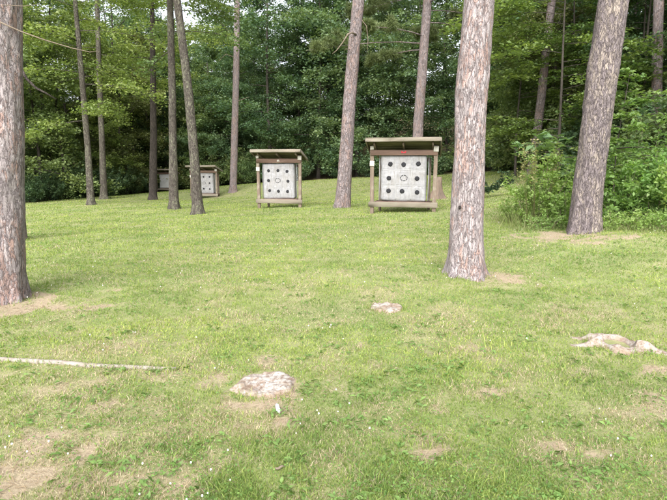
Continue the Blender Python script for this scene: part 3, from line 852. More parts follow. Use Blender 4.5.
def grassblades(xy, rng, h, w, pal, zf=None, lean=.5, two=False, colmul=None, sizes=None):
    n = len(xy); th = rng.random(n) * 2 * pi; la = rng.random(n) * 2 * pi
    hh = h * (.5 + .9 * rng.random(n)) * (1 if sizes is None else sizes); ww = (w * (.7 + .6 * rng.random(n)))[:, None] if np.ndim(w) == 0 else (w * (.7 + .6 * rng.random(n)))[:, None]
    z = np.zeros(n) if zf is None else zf(xy[:, 0], xy[:, 1])
    base = np.stack([xy[:, 0], xy[:, 1], z - .004], -1)
    sd = np.stack([np.cos(th), np.sin(th), 0 * th], -1) * ww * .5
    ld = np.stack([np.cos(la), np.sin(la), 0 * la], -1); lm = (lean * (.2 + rng.random(n)))[:, None] * hh[:, None]
    up = np.array([0, 0, 1.0])
    tip = base + ld * lm + up * (hh * np.sqrt(np.clip(1 - (lean * .5) ** 2, .3, 1)))[:, None]
    pal = np.array(pal); c = pal[rng.integers(0, len(pal), n)] * (.8 + .4 * rng.random(n))[:, None]
    if colmul is not None: c = c * colmul
    if two:
        mid = base + ld * lm * .3 + up * (hh * .58)[:, None]
        V = np.stack([base - sd, base + sd, mid + sd * .85, mid - sd * .85, tip + sd * .12, tip - sd * .12], 1).reshape(-1, 3)
        o = np.arange(n)[:, None] * 6
        Q = np.concatenate([o + [0, 1, 2, 3], o + [3, 2, 4, 5]]); c = np.repeat(c, 6, 0)
    else:
        V = np.stack([base - sd, base + sd, tip + sd * .2, tip - sd * .2], 1).reshape(-1, 3); Q = np.arange(n * 4).reshape(-1, 4); c = np.repeat(c, 4, 0)
    return V, Q, c


weed('weed_clump', 'tall weedy clump with brown seed heads left of the leaning trunk', 537, 229, 12.2, 1.9, .85, 26, 4200, .07, WEED, 401, grass=700, heads=16)
weed('weed_clump', 'yellow green leafy weeds left of the brown tipped clump', 516, 226, 13.4, .85, .6, 16, 1500, .06, WEED, 402, grass=500)
weed('weed_clump', 'pale leafy weed touching the left side of the leaning trunk', 565, 230, 11.6, .95, .55, 14, 1700, .07, WEED, 403, grass=350)
weed('woodland_shrub', 'leafy green bush behind the brown tipped weeds', 552, 222, 14.5, 1.7, 1.0, 20, 3000, .10, [(.12, .19, .06), (.17, .25, .08), (.21, .29, .10)], 404)
weed('woodland_shrub', 'bushy light green shrub right of the leaning trunk', 618, 226, 11.6, 1.45, .9, 22, 3800, .085, WEED, 405, grass=300)
weed('woodland_shrub', 'round leafy shrub below the slim pine at the right', 650, 224, 11.4, 1.55, .95, 24, 4000, .085, [(.13, .22, .07), (.18, .28, .09), (.23, .32, .12)], 406, grass=300)
weed('woodland_shrub', 'shrub cut off by the right edge of the photo', 684, 226, 10.8, 1.6, .95, 22, 3600, .085, WEED, 407, grass=300)
weed('woodland_shrub', 'taller dark green bush behind the round leafy shrub', 640, 215, 14.5, 2.3, 1.3, 24, 4200, .11, [(.10, .17, .05), (.14, .23, .07), (.18, .26, .09)], 408)
weed('woodland_shrub', 'arching bright shrub behind the leaning trunk', 592, 218, 14.0, 1.9, 1.1, 22, 3400, .11, [(.12, .2, .06), (.17, .26, .08), (.21, .3, .1)], 409)
weed('woodland_shrub', 'tall shrub in the gap at the far right behind the thicket', 676, 212, 15.5, 1.6, 1.1, 24, 3800, .12, [(.11, .18, .06), (.15, .24, .08)], 410)
weed('weed_clump', 'low grassy weeds at the foot of the round shrub', 640, 231, 10.3, .45, .6, 12, 900, .05, WEED, 411, grass=900)
weed('weed_clump', 'low grassy weeds between the leaning trunk and the light green shrub', 610, 231, 10.7, .42, .5, 12, 700, .05, WEED, 412, grass=800)
weed('weed_clump', 'long dry grass and weeds in front of the brown tipped clump', 545, 231, 11.4, .38, .6, 10, 500, .05, WEED, 413, grass=900)
weed('weed_clump', 'grassy weeds in the right corner of the thicket', 668, 232, 10.0, .45, .6, 12, 800, .05, WEED, 414, grass=900)

# ------------------------------------------------------------------ archery shelters and targets
def shelter(px, py, Y, yaw, label, marks, hw=.97, RL=1.56, tilt=-.30):
    p = at(px, py, Y); z = gz1(p[0], p[1])
    rt = empty('archery_shelter', (p[0], p[1], z), -yaw, label=label, cat='target shelter')
    def wood(name, mat, c, d, rot=(0, 0, 0), j=.003, parent=rt):
        b = MB(); b.box(c, d, rot, j); return link(name, b.mesh(name, mat), parent)
    for sx in (-1, 1):
        wood('post', M['post_wood'], (sx * hw, 0, .94), (.115, .11, 2.24), (random.uniform(-.01, .01), random.uniform(-.012, .012), 0))
        wood('rear_post', M['post_wood'], (sx * (hw - .17), .78, .72), (.08, .08, 1.88))
        wood('side_beam', M['beam_wood'], (sx * (hw - .10), .40, .27), (.04, .70, .12))
    wood('top_beam', M['beam_wood'], (0, -.078, 1.85), (2 * hw + .10, .04, .16))
    wood('bottom_beam', M['pale_wood'], (0, -.078, .25), (2 * hw + .2, .045, .16), (0, random.uniform(-.008, .008), 0))
    wood('support_board', M['beam_wood'], (0, .28, .315), (2 * hw - .28, .60, .045))
    wood('rear_beam', M['beam_wood'], (0, .845, 1.64), (2 * hw - .28, .04, .12))
    # roof, higher in front
    # local frame of the roof: u runs along the slope
    zf = 2.24 + RL / 2 * math.sin(tilt) * 1.0 - .0; yc = -.53 + RL / 2
    def rp(u, dz): return (0, yc + u * cos(tilt) - dz * sin(tilt), zf + u * sin(tilt) + dz * cos(tilt))
    rf = MB(); rf.box(rp(0, .02), (2 * hw + .26, RL, .03), (tilt, 0, 0), .003)
    roof = link('roof', rf.mesh('roof', M['roof_top']), rt)
    un = MB()
    for k in range(int((RL - .05) / .216)):
        un.box(rp(-RL / 2 + .13 + k * .216, -.012), (2 * hw + .23, .205, .022), (tilt, 0, 0), .002)
    link('roof_boards', un.mesh('roof_boards', M['roof_under']), roof)
    wood('front_fascia', M['pale_wood'], rp(-RL / 2 - .022, -.022), (2 * hw + .31, .038, .12), (tilt, random.uniform(-.006, .006), 0), .005, roof)
    for sx in (-1, 1):
        q = rp(0, -.02); wood('side_fascia', M['pale_wood'], (sx * (hw + .15), q[1], q[2]), (.035, RL - .02, .10), (tilt, 0, 0), .004, roof)
    for sx in (-hw + .09, 0, hw - .09):
        q = rp(.05, -.07); wood('rafter', M['post_wood'], (sx, q[1], q[2]), (.045, RL - .22, .085), (tilt, 0, 0), .002, roof)
    # white plates on the posts
    wood('white_plate', M['white_paint'], (hw + .01, -.112, 1.96), (.15, .02, .17), (0, .05, 0), 0)
    wood('white_plate', M['white_paint'], (-hw, -.112, 2.0), (.11, .02, .11), (0, -.05, 0), 0)
    wood('white_plate', M['white_paint'], (-hw, -.068, 1.52), (.14, .02, .16), (0, .04, 0), 0)
    # badge on the top beam
    if marks == 'red':
        b = MB(); b.box((0, -.105, 1.85), (.14, .01, .03)); b.box((-.05, -.106, 1.88), (.045, .01, .03), (0, .5, 0)); b.box((.06, -.106, 1.88), (.045, .01, .03), (0, -.5, 0))
        link('badge', b.mesh('badge', M['red_paint']), rt, label='small red badge on the top beam')
    elif marks == 'white':
        b = MB(); b.box((0, -.105, 1.84), (.10, .01, .04)); b.box((0, -.106, 1.87), (.04, .01, .05))
        link('badge', b.mesh('badge', M['white_paint']), rt, label='small white badge on the top beam')
    return p, z, yaw


def target(sh, label, w=1.40, h=1.46, t=.42, spots=True, seams=True, ring=True, mat='bag', seed=0, roll=0.0, dx=0.0):
    p, z, yaw = sh
    rt = empty('archery_target', (p[0], p[1], z), -yaw, label=label, cat='archery target')
    rt.location.x += dx * cos(yaw); rt.location.y -= dx * sin(yaw)
    # bag: superellipsoid-like box with bulging, creased face
    n = 56
    g = np.linspace(-1, 1, n)
    faces = []
    V = []; Q = []; off = 0
    zc = .345 + h / 2; yc = .22
    def shape(U, Vv, W):
        # rounded box
        P_ = np.stack([U, W, Vv], -1); r = .14
        hd = np.array([w / 2, t / 2, h / 2]); q = P_ * hd
        inner = np.clip(q, -(hd - r * .62), hd - r * .62); d = q - inner; L = np.linalg.norm(d, axis=-1, keepdims=True)
        q = inner + d / np.maximum(L, 1e-6) * np.minimum(L, r * .62)
        bul = (1 - U ** 2 * .9) * (1 - Vv ** 2 * .9)
        q[..., 1] += np.where(np.abs(W) > .99, np.sign(W) * .05 * bul, 0)
        nn = fbm(q[..., 0] * 3.2 + seed, q[..., 2] * 3.2, q[..., 1] * 3, 50 + seed, 4) - .5
        q[..., 1] += nn * .045 * np.sign(W + 1e-9); q[..., 0] += nn * .05 * np.abs(U) ** 3 ; q[..., 2] += (fbm(q[..., 0] * 2, q[..., 1] * 2, 0, 60 + seed, 2) - .5) * .07 * np.abs(Vv) ** 3
        if seams:
            for s in (-1 / 3, 1 / 3):
                q[..., 1] -= np.sign(W) * .012 * (np.exp(-((U - s) / .03) ** 2) + np.exp(-((Vv - s) / .03) ** 2)) * (np.abs(W) > .99)
        return q
    A_, B_ = np.meshgrid(g, g); one = np.ones_like(A_)
    for (u, v, ww, fl) in ((A_, B_, -one, 0), (A_, B_, one, 1), (-one, A_, B_, 0), (one, A_, B_, 1), (A_, -one, B_, 1), (A_, one, B_, 0)):
        V.append(shape(u, v, ww).reshape(-1, 3)); I = np.arange(n - 1)[:, None] * n + np.arange(n - 1)[None, :]
        q = np.stack([I, I + 1, I + n + 1, I + n], -1).reshape(-1, 4)
        if fl: q = q[:, ::-1]
        Q.append(q + off); off += n * n
    V = np.concatenate(V) + np.array([0, yc, zc])
    me = quadmesh('bag', V, np.concatenate(Q), None, M[mat], True)
    import bmesh
    bm = bmesh.new(); bm.from_mesh(me); bmesh.ops.remove_doubles(bm, verts=bm.verts, dist=.0008); bm.to_mesh(me); bm.free()
    bag = link('bag', me, rt)
    def surf(x, zz): return float(shape(np.array([x / (w / 2)]), np.array([(zz - zc) / (h / 2)]), np.array([-1.0]))[0, 1]) + yc
    rnd = random.Random(seed)
    def disc(cx, cz, r, name, mat, inner=0.0, seg=22):
        b = MB(); a = np.arange(seg) * 2 * pi / seg
        rr = r * (1 + .08 * np.array([rnd.uniform(-1, 1) for _ in a]))
        rings = []
        for f, dy in ((0.0 if inner == 0 else inner / r, -.012), (.55 if inner == 0 else (1 + inner / r) / 2, -.016), (1.0, -.012), (1.0, .01)):
            x = cx + np.cos(a) * rr * f; zz = cz + np.sin(a) * rr * f
            y = np.array([surf(xx, z2) for xx, z2 in zip(x, zz)]) + dy
            rings.append(np.stack([x, y, zz], -1))
        Vv = np.concatenate(rings); K = np.arange(seg); K2 = (K + 1) % seg
        q = np.concatenate([np.stack([i * seg + K, (i + 1) * seg + K, (i + 1) * seg + K2, i * seg + K2], -1) for i in range(3)])
        b.add(Vv, q[:, ::-1]); return link(name, b.mesh(name, mat), bag)
    if spots:
        for ix in (-1, 0, 1):
            for iz in (-1, 0, 1):
                cx = ix * w * .30 + rnd.uniform(-.03, .03); cz = zc + iz * h * .285 + rnd.uniform(-.025, .025)
                if ix == 0 and iz == 0:
                    if ring:
                        for k in range(7):     # broken ring of dark print
                            a0 = k * .9 + .1; b = MB()
                            for jx in range(4):
                                aa = a0 + jx * .17
                                q = (cx + cos(aa) * .105, cz + sin(aa) * .085); b.box((q[0], surf(*q) - .003, q[1]), (.020, .014, .014), (0, -aa, 0))
                            link('ring_print', b.mesh('ring_print', M['black_spot']), bag)
                else:
                    sp = disc(cx, cz, .072 if seams else .060, 'spot', M['black_spot'])
    if seams:
        b = MB()
        for s in (-1 / 3, 1 / 3):
            for mode in (0, 1):
                xs = np.linspace(-.93, .93, 34); pts = []
                for u in xs:
                    x, zz = (u * w / 2, zc + s * h / 2) if mode else (s * w / 2, zc + u * h / 2)
                    x += .01 * sin(u * 7 + s); zz += .01 * sin(u * 6 + s * 3)
                    pts.append((x, surf(x, zz) - .003, zz))
                b.tube(pts, .010, 5, .4)
        link('seam_cords', b.mesh('seam_cords', M['pale_band'], True), bag)
    # hanging cords
    for sx in (-1, 1):
        b = MB(); x = sx * (w / 2 + .055)
        b.tube([(x, .2, 1.86), (x + .01, .2, 1.2), (x - .005, .2, .36)], .011, 6)
        link('hanging_cord', b.mesh('hanging_cord', M['litter'], True), rt)
    return rt


s1 = shelter(402.5, 211.5, 16.4, radians(11), 'nearest and largest wooden target shelter with red badge on its beam', 'red')
target(s1, 'seamed white target bag with eight black spots in the nearest shelter', w=1.42, seed=1)
s2 = shelter(279.6, 205.8, 21.0, radians(9), 'second wooden target shelter standing alone left of the leaning pine', 'white', hw=.85, RL=1.4, tilt=-.26)
target(s2, 'smooth grey white target block with eight black spots in the second shelter', w=1.30, h=1.42, dx=-.03, seed=2, seams=False)
s3 = shelter(204.5, 197, 36.5, radians(9), 'third wooden target shelter half hidden by the curved leaning trunk', None, hw=.92, RL=1.4, tilt=-.26)
target(s3, 'white target with black spots in the third shelter behind the curved trunk', w=1.36, seed=3, seams=False)
s4 = shelter(166.5, 191.0, 53, radians(6), 'farthest and smallest target shelter behind two dark trunks', None)
target(s4, 'plain white target block in the farthest shelter', w=1.42, seed=4, mat='new_bag', spots=False, seams=False)

# ------------------------------------------------------------------ stumps, pole, litter on the lawn
keep = []   # x, y, rx, ry, clear of grass


def stump(name, label, px, py, wpx, hgt, seed, hollow=0.0, roots=(), asp=.7, topcol=(.72, .66, .58), sidecol=(.33, .25, .20), tilt=0, rag=.5):
    c = gat(px, py); R = wpx * c[1] / F / 2 ; rng = np.random.default_rng(seed)
    nr, na = 46, 120
    a = np.arange(na) * 2 * pi / na
    rr = (np.arange(nr) / (nr - 1)) * 1.5
    edge_ = 1 + .30 * (fbm(np.cos(a) * 1.6 + seed, np.sin(a) * 1.6, 0, seed, 4) - .5) * 2 * rag + .1 * (vnoise(np.cos(a) * 7 + seed, np.sin(a) * 7, 0, seed) - .5)
    ext = np.zeros(na)
    for ang, ln, wd in roots:
        d = (a - ang + pi) % (2 * pi) - pi; ext += ln * np.exp(-(d / wd) ** 2)
    A, Rr = np.meshgrid(a, rr)
    E = edge_[None, :]
    X = np.cos(A) * Rr * R * (E + ext[None, :] * np.clip(Rr - .75, 0, 1) * 1.6); Yy = np.sin(A) * Rr * R * asp * (E + ext[None, :] * np.clip(Rr - .75, 0, 1) * 1.6)
    t = np.clip((1.12 - Rr) / .26, 0, 1); t = t * t * (3 - 2 * t)
    nz = fbm(X * 14 + seed, Yy * 14, 0, seed + 4, 5) - .5; n2 = fbm(X * 45, Yy * 45, 0, seed + 6, 3) - .5
    H = hgt * t * (1 + nz * .7) + n2 * .008 * t + nz * .012 * t
    if hollow: H -= hgt * hollow * np.exp(-(Rr / .62) ** 6) * (1 + nz)
    rt_ = ext[None, :] * np.clip(1.5 - Rr, 0, 1) * .10 * (Rr > .7)
    H += np.minimum(rt_, .05)
    H -= .03 * (Rr > 1.35)
    H += tilt * Yy
    zg = gz(c[0] + X, c[1] + Yy) - c[2]
    Vv = np.stack([X, Yy, zg + H - .012], -1).reshape(-1, 3)
    top = np.clip(t * 1.6 - .55 + nz * 1.4, 0, 1)
    if hollow: top = top * (1 - .8 * np.exp(-(Rr / .60) ** 6))
    top = np.maximum(top, np.clip(ext[None, :] * (Rr > .9) * 1.2 + nz, 0, .75))
    if hollow: sidecol = (.25, .20, .15)
    col = np.array(sidecol) * (1 - top.reshape(-1, 1)) + np.array(topcol) * top.reshape(-1, 1)
    tan_ = np.clip((fbm(X * 9, Yy * 9, 0, seed + 14, 3) - .5) * (2.2 if hollow else 5), 0, .8).reshape(-1, 1); col = col * (1 - tan_) + np.array([.26, .20, .145]) * tan_
    if hollow:
        inn = np.exp(-(Rr / .55) ** 8).reshape(-1, 1); col = col * (1 - inn) + np.array([.10, .09, .05]) * inn
    I = np.arange(nr - 1)[:, None] * na; K = np.arange(na)[None, :]; K2 = (K + 1) % na
    Q = np.stack([I + K, I + na + K, I + na + K2, I + K2], -1).reshape(-1, 4)
    o = link(name, quadmesh(name, Vv, Q, col, M['stump'], True), None, c, label=label, cat='tree stump')
    keep.append((c[0], c[1], R * 1.12, R * asp * 1.12))
    for ang, ln, wd in roots:
        keep.append((c[0] + cos(ang) * R * (1.1 + ln * .5), c[1] + sin(ang) * R * asp * (1.1 + ln * .5), .07, .05))
    return o


stump('tree_stump', 'bleached ragged flat stump on bare soil in the left foreground', 266, 385, 64, .032, 5, asp=.95, roots=((3.5, .25, .25), (5.6, .2, .2)), topcol=(.38, .365, .345), rag=.9)
stump('tree_stump', 'small pale flat stump in the middle of the lawn', 387, 309.5, 33, .045, 9, asp=.8, topcol=(.34, .33, .31), rag=.4)
stump('tree_stump', 'hollow weathered stump with spreading roots at the right', 616, 344.5, 47, .042, 13, hollow=1.05, asp=1.15, roots=((5.75, .85, .20), (3.25, .75, .16), (2.75, .55, .16), (4.3, .30, .3)), topcol=(.34, .325, .305), rag=.3)

# upright stump behind the nearest shelter
p = at(437, 200, 21.0); z = gz1(p[0], p[1])
V, Q = bark_trunk([(0, 0, 0), (.0, 0, .35), (.0, 0, .7), (.03, 0, .86)], [.24, .2, .17, .13], 40, .03, 5, .8, 31, .05, .2)
me = quadmesh('tall_stump', V, Q, None, simple_mat('rusty_stump', (.22, .16, .125), (.11, .09, .075), 12, (1, 1, .2), .95, .6, .02), True)
link('tall_stump', me, None, (p[0], p[1], z), label='upright reddish brown broken stump behind the nearest shelter', cat='tree stump')

# fallen pole
pl = [gat(px, py) for px, py in ((-60, 357), (-20, 359), (20, 361.5), (60, 363.5), (90, 366.5), (120, 367.5), (150, 369), (176, 370))]
pl = np.array(pl); pl[:, 2] += .004
pi_ = []
for i in range(len(pl) - 1):
    for k in range(5): pi_.append(pl[i] * (1 - k / 5) + pl[i + 1] * k / 5)
pi_.append(pl[-1]); pi_ = np.array(pi_); c0 = pi_[len(pi_) // 2].copy()
b = MB(); b.tube(pi_ - c0, np.linspace(.026, .019, len(pi_)) * (1 + .15 * (RNG.random(len(pi_)) - .5)), 10, .15)
link('fallen_pole', b.mesh('fallen_pole', M['old_wood'], True), None, c0, label='long bleached pole lying in the grass at the left', cat='fallen pole')
# chip and litter
def chip(px, py, L, W, ang, up, label, mat):
    c = gat(px, py); b = MB(); n = 7
    s = np.linspace(-.5, .5, n); pts = np.stack([cos(ang) * s * L, sin(ang) * s * L, .012 + up * (s + .5) * L + .004 * np.sin(s * 9)], -1)
    b.tube(pts, W * np.array([.35, .8, 1, .9, .8, .6, .2]) / 2, 6, .4)
    link('wood_chip', b.mesh('wood_chip', mat, True), None, c, label=label, cat='wood chip')
chip(278, 412, .085, .032, 1.9, .35, 'pale splinter of wood below the ragged foreground stump', M['litter'])
chip(280, 470, .05, .018, .4, .1, 'small brown chip of bark in the foreground grass', M['dead_wood'])

# fallen leafy bough
c = gat(487, 200); c = at(490, 199, 20); zc_ = gz1(c[0], c[1])
rng = np.random.default_rng(77)
rt = empty('fallen_bough', (c[0], c[1], zc_), label='fallen dark green leafy bough lying on the lawn between the two thick trunks', cat='fallen branch')
b = MB(); b.tube([(-.5, 0, .12), (-.1, .1, .25), (.4, .2, .45), (.95, .3, .62)], [.035, .03, .02, .01], 6, .2)
A = []; B = []
for k in range(26):
    t = rng.random(); pnt = np.array([-.5 + 1.4 * t, .3 * t, .14 + .48 * t]); a = rng.random() * 6.28; L = .35 * (1.1 - t * .5)
    q = pnt + np.array([cos(a) * L, sin(a) * L, abs(rng.normal()) * .22 - .05]); A.append(pnt); B.append(q); b.tube([pnt, q], [.008, .003], 3)
A = np.array(A); B = np.array(B); k = rng.integers(0, 26, 1500); s = rng.random(1500)[:, None]
pos = A[k] + (B - A)[k] * s + rng.normal(size=(1500, 3)) * .05; pos[:, 2] = np.maximum(pos[:, 2], .03)
link('stem', b.mesh('stem', M['dark_bark'], True), rt)
V, Q, cc = leaves(pos, .09, .8, [(.03, .06, .03), (.045, .085, .04), (.09, .12, .06)], rng=rng)
link('foliage', quadmesh('foliage', V, Q, cc, M['leaf']), rt)

# ------------------------------------------------------------------ the lawn: blades, clover, straw
def scatter(n, d0, d1, amax=.82, p=0.0):
    u = RNG.random(n); d = np.exp(np.log(d0) + u * (np.log(d1) - np.log(d0)))
    a = (RNG.random(n) * 2 - 1) * amax
    return np.stack([np.sin(a) * d, np.cos(a) * d], -1)


trunks = [o.location for o in C.objects if o.parent is None and o.name.startswith(('pine_tree', 'hardwood_tree'))]


def mask_grass(xy, strong=1.0):
    x, y = xy[:, 0], xy[:, 1]
    s = soil(x, y) * strong + (fbm(x * 9, y * 9, seed=71, o=3) - .5) * .6
    keepm = RNG.random(len(x)) > np.clip((s - .16) * 1.35, 0, .90)
    for cx, cy, rx, ry in keep: keepm &= (((x - cx) / rx) ** 2 + ((y - cy) / ry) ** 2) > 1
    keepm &= inwood(x, y) < .6
    return keepm


xy = scatter(1000000, 1.5, 58, 1.2); xy = xy[mask_grass(xy)]
d = np.hypot(xy[:, 0], xy[:, 1])
x, y = xy[:, 0], xy[:, 1]
big = fbm(x * .55, y * .55, seed=81, o=4); med = fbm(x * 2.3, y * 2.3, seed=83, o=4); fin = fbm(x * 8, y * 8, seed=85, o=2)
dry = np.clip((med - .50) * 3.6 + (big - .5) * 2.2 + soil(x, y) * .8 + .26 + (np.clip((-x) * .16, -.12, .35) * np.clip((5.2 - d) / 2, 0, 1)) + .10 * np.clip((5.5 - d) / 2, 0, 1), 0, 1)
lush = np.clip((big * .5 + fin * .5 - .5) * 4 + .4, 0, 1)
GREEN = np.array([.218, .300, .080]); LUSH = np.array([.168, .262, .070]); YEL = np.array([.32, .385, .112]); STRAW = np.array([.50, .42, .31])
u = RNG.random(len(x))[:, None]
base = GREEN * (1 - lush[:, None]) + LUSH * lush[:, None]
base = np.where(u < .35, YEL, base)
tintv = fbm(x * .9 + 7, y * .9, seed=87, o=5)
base = base * (1 + (tintv[:, None] - .5) * np.array([1.1, .8, .9]))
straw = RNG.random(len(x)) < (dry * .70 + .03) * (1 - .85 * np.clip((d - 5) / 12, 0, 1))
base = np.where(straw[:, None], STRAW * (.6 + .6 * RNG.random(len(x)))[:, None], base)
hgt = .015 + .022 * np.clip(fin * 1.2 + med * .6 - .4, 0, 1) + .012 * np.clip((d - 4) / 10, 0, 1)
hgt = hgt * (.75 + 1.1 * np.clip(fbm(x * 3.3, y * 3.3, seed=89, o=3) - .3, 0, 1))
hgt = hgt * np.where(RNG.random(len(x)) < .05, 1.7, 1) * np.where(straw, .7, 1) * (1 - .5 * np.clip(soil(x, y) - .3, 0, 1))
near = d < 5.5
# taller unmown blades hugging the feet of the near trunks
parts = []
for sel, two in ((near, True), (~near, False)):
    w = np.maximum(.0036, d[sel] * .00115)
    parts.append(grassblades(xy[sel], RNG, 1.0, w, [(1, 1, 1)], gz, .95, two, np.repeat(np.ones((1, 3)), 1, 0) * base[sel], sizes=hgt[sel]))
tx = []
for (fx_, fy_), fr in zip([(t[0], t[1]) for t in trunks if t[1] < 24], [(.30 if t[1] < 11.5 else .2) for t in trunks if t[1] < 24]):
    a_ = RNG.random(420) * 2 * pi; r_2 = fr * (.85 + .45 * RNG.random(420) ** 2); k_ = RNG.random(420) < .35 + .65 * vnoise(np.cos(a_) * 2 + fx_, np.sin(a_) * 2, 0, 5)
    tx.append(np.stack([fx_ + np.cos(a_) * r_2, fy_ + np.sin(a_) * r_2], -1)[k_])
for cx_, cy_, rx_, ry_ in keep:
    a_ = RNG.random(260) * 2 * pi; q_ = .93 + .25 * RNG.random(260) ** 2; k_ = RNG.random(260) < .2 + .8 * (vnoise(np.cos(a_) * 2.5 + cx_, np.sin(a_) * 2.5, 0, 6) > .45)
    if rx_ > .1: tx.append(np.stack([cx_ + np.cos(a_) * q_ * rx_, cy_ + np.sin(a_) * q_ * ry_], -1)[k_])
k_ = RNG.integers(0, len(pi_), 900); o_ = pi_[k_, :2] + RNG.normal(size=(900, 2)) * [.04, .03]; o_ = o_[(vnoise(o_[:, 0] * 6, o_[:, 0] * 0, 0, 9) > .35)]
tx.append(o_)
tx = np.concatenate(tx); td = np.hypot(tx[:, 0], tx[:, 1])
parts.append(grassblades(tx, RNG, .06, np.maximum(.0045, td * .0010), [GREEN, YEL, LUSH, STRAW * .8], gz, .8))
V = np.concatenate([p_[0] for p_ in parts]); Q = np.concatenate([parts[0][1], parts[1][1] + len(parts[0][0]), parts[2][1] + len(parts[0][0]) + len(parts[1][0])]); cc = np.concatenate([p_[2] for p_ in parts])
link('grass', quadmesh('grass', V, Q, cc, M['blade']), None, label='short patchy lawn grass, green with yellow straw', cat='grass', kind='stuff')

# clover and broad weeds
xy = scatter(120000, 1.5, 16, 1.2); cn = fbm(xy[:, 0] * 1.3, xy[:, 1] * 1.3, seed=91, o=3); xy = xy[(cn + .25 * RNG.random(len(xy)) > .60) & mask_grass(xy)]
d = np.hypot(xy[:, 0], xy[:, 1]); zz = gz(xy[:, 0], xy[:, 1]) + .010 + .014 * RNG.random(len(xy))
V, Q, cc = leaves(np.stack([xy[:, 0], xy[:, 1], zz], -1), 1.0 * np.maximum(.012, d * .0024), .35, [(.14, .24, .07), (.18, .28, .08), (.22, .32, .09)], asp=.9, fold=.1)
xy2 = scatter(700, 1.8, 12); xy2 = xy2[mask_grass(xy2)]
k = np.repeat(np.arange(len(xy2)), 9); a = RNG.random(len(k)) * 6.28; rr = .035 + .03 * RNG.random(len(k))
ps = np.stack([xy2[k, 0] + np.cos(a) * rr, xy2[k, 1] + np.sin(a) * rr, 0 * a], -1); ps[:, 2] = gz(ps[:, 0], ps[:, 1]) + .02
V2, Q2, c2 = leaves(ps, .042, .4, [(.18, .27, .08), (.22, .31, .10), (.17, .25, .08)], asp=.35, fold=.15)
link('lawn_weeds', quadmesh('lawn_weeds', np.concatenate([V, V2]), np.concatenate([Q, Q2 + len(V)]), np.concatenate([cc, c2]), M['blade']), None, label='clover and small broad leaved weeds mixed into the lawn', cat='ground cover', kind='stuff')

# straw and dead needles lying flat on the soil
xy = scatter(20000, 1.7, 14); s_ = soil(xy[:, 0], xy[:, 1]); xy = xy[s_ + RNG.random(len(xy)) * .5 > .52]
n = len(xy); d = np.hypot(xy[:, 0], xy[:, 1]); th = RNG.random(n) * 6.28; L = (.015 + .045 * RNG.random(n))[:, None]; w = np.maximum(.0012, d * .0005)[:, None]
z = gz(xy[:, 0], xy[:, 1]) + .006 + .012 * RNG.random(n); c_ = np.stack([xy[:, 0], xy[:, 1], z], -1)
ad = np.stack([np.cos(th), np.sin(th), RNG.normal(size=n) * .1], -1) * L / 2; sd = np.stack([-np.sin(th), np.cos(th), 0 * th], -1) * w
V = np.stack([c_ - ad - sd, c_ - ad + sd, c_ + ad + sd, c_ + ad - sd], 1).reshape(-1, 3)
pc = np.array([(.46, .37, .26), (.35, .27, .19), (.55, .47, .35)])[RNG.integers(0, 3, n)]
link('dead_needles', quadmesh('dead_needles', V, np.arange(len(V)).reshape(-1, 4), np.repeat(pc, 4, 0), M['blade']), None, label='dry straw and fallen needles on the bare soil', cat='plant litter', kind='stuff')

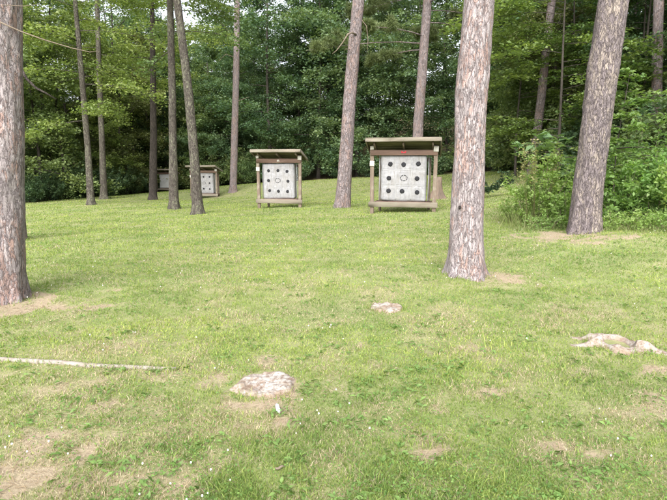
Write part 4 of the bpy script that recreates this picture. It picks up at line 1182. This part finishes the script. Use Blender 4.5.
# white clover blossoms
xy = scatter(480, 1.9, 14); cn = fbm(xy[:, 0] * 1.3, xy[:, 1] * 1.3, seed=95, o=3); xy = xy[(cn > .53)]
b = MB(); zz = gz(xy[:, 0], xy[:, 1])
for (xx, yy), z in zip(xy, zz):
    r = random.uniform(.003, .0055) * (1 + .04 * yy); h = random.uniform(.03, .055)
    b.tube([(xx, yy, z + h - r), (xx, yy, z + h), (xx, yy, z + h + r * .8)], [r * .8, r, r * .6], 6, .3)
link('clover_blossoms', b.mesh('clover_blossoms', simple_mat('blossom', (.8, .8, .75), (.65, .62, .58), 50), True), None, label='scattered tiny white clover blossoms in the lawn', cat='flowers', kind='stuff')

# ------------------------------------------------------------------ world, sun, camera
SUN_EL, SUN_AZ = radians(40), radians(190)   # azimuth clockwise from +Y: high, behind the camera
w = bpy.data.worlds.new('World'); S.world = w; w.use_nodes = True
nt = w.node_tree; nt.nodes.clear(); n = N(nt)
sky = n('ShaderNodeTexSky', sky_type='NISHITA'); sky.sun_disc = False; sky.sun_elevation = SUN_EL; sky.sun_rotation = SUN_AZ
sky.air_density = 1.0; sky.dust_density = 4.0; sky.ozone_density = 1.0; sky.altitude = 200
hs = n('ShaderNodeHueSaturation', {'Color': sky.outputs[0], 'Saturation': .28})
bg = n('ShaderNodeBackground', {'Color': hs.outputs[0], 'Strength': .15})
o = nt.nodes.new('ShaderNodeOutputWorld'); nt.links.new(bg.outputs[0], o.inputs[0])
sl = bpy.data.lights.new('Sun', 'SUN'); sl.energy = 2.4; sl.angle = radians(60); sl.color = (1, .965, .90)
so_ = bpy.data.objects.new('Sun', sl); C.objects.link(so_)
from mathutils import Vector
dv = Vector((sin(SUN_AZ) * cos(SUN_EL), cos(SUN_AZ) * cos(SUN_EL), sin(SUN_EL)))
so_.rotation_euler = dv.to_track_quat('Z', 'Y').to_euler(); so_.location = dv * 60

cd = bpy.data.cameras.new('Camera'); cam = bpy.data.objects.new('Camera', cd); C.objects.link(cam); S.camera = cam
cam.location = CAM; cam.rotation_euler = (pi / 2 - PITCH, 0, 0); cd.sensor_width = 36; cd.lens = F / 667 * 36; cd.clip_end = 2000; cd.clip_start = .05
S.render.resolution_x, S.render.resolution_y = 1024, 768
S.view_settings.view_transform = 'Standard'; S.view_settings.look = 'None'; S.view_settings.gamma = 1; S.view_settings.use_curve_mapping = False
S.view_settings.exposure = 1.3
S.render.engine = 'CYCLES'; cy = S.cycles; cy.max_bounces = 6; cy.diffuse_bounces = 4; cy.glossy_bounces = 2; cy.transmission_bounces = 4; cy.use_denoising = True
cy.caustics_reflective = False; cy.caustics_refractive = False; cy.use_adaptive_sampling = True
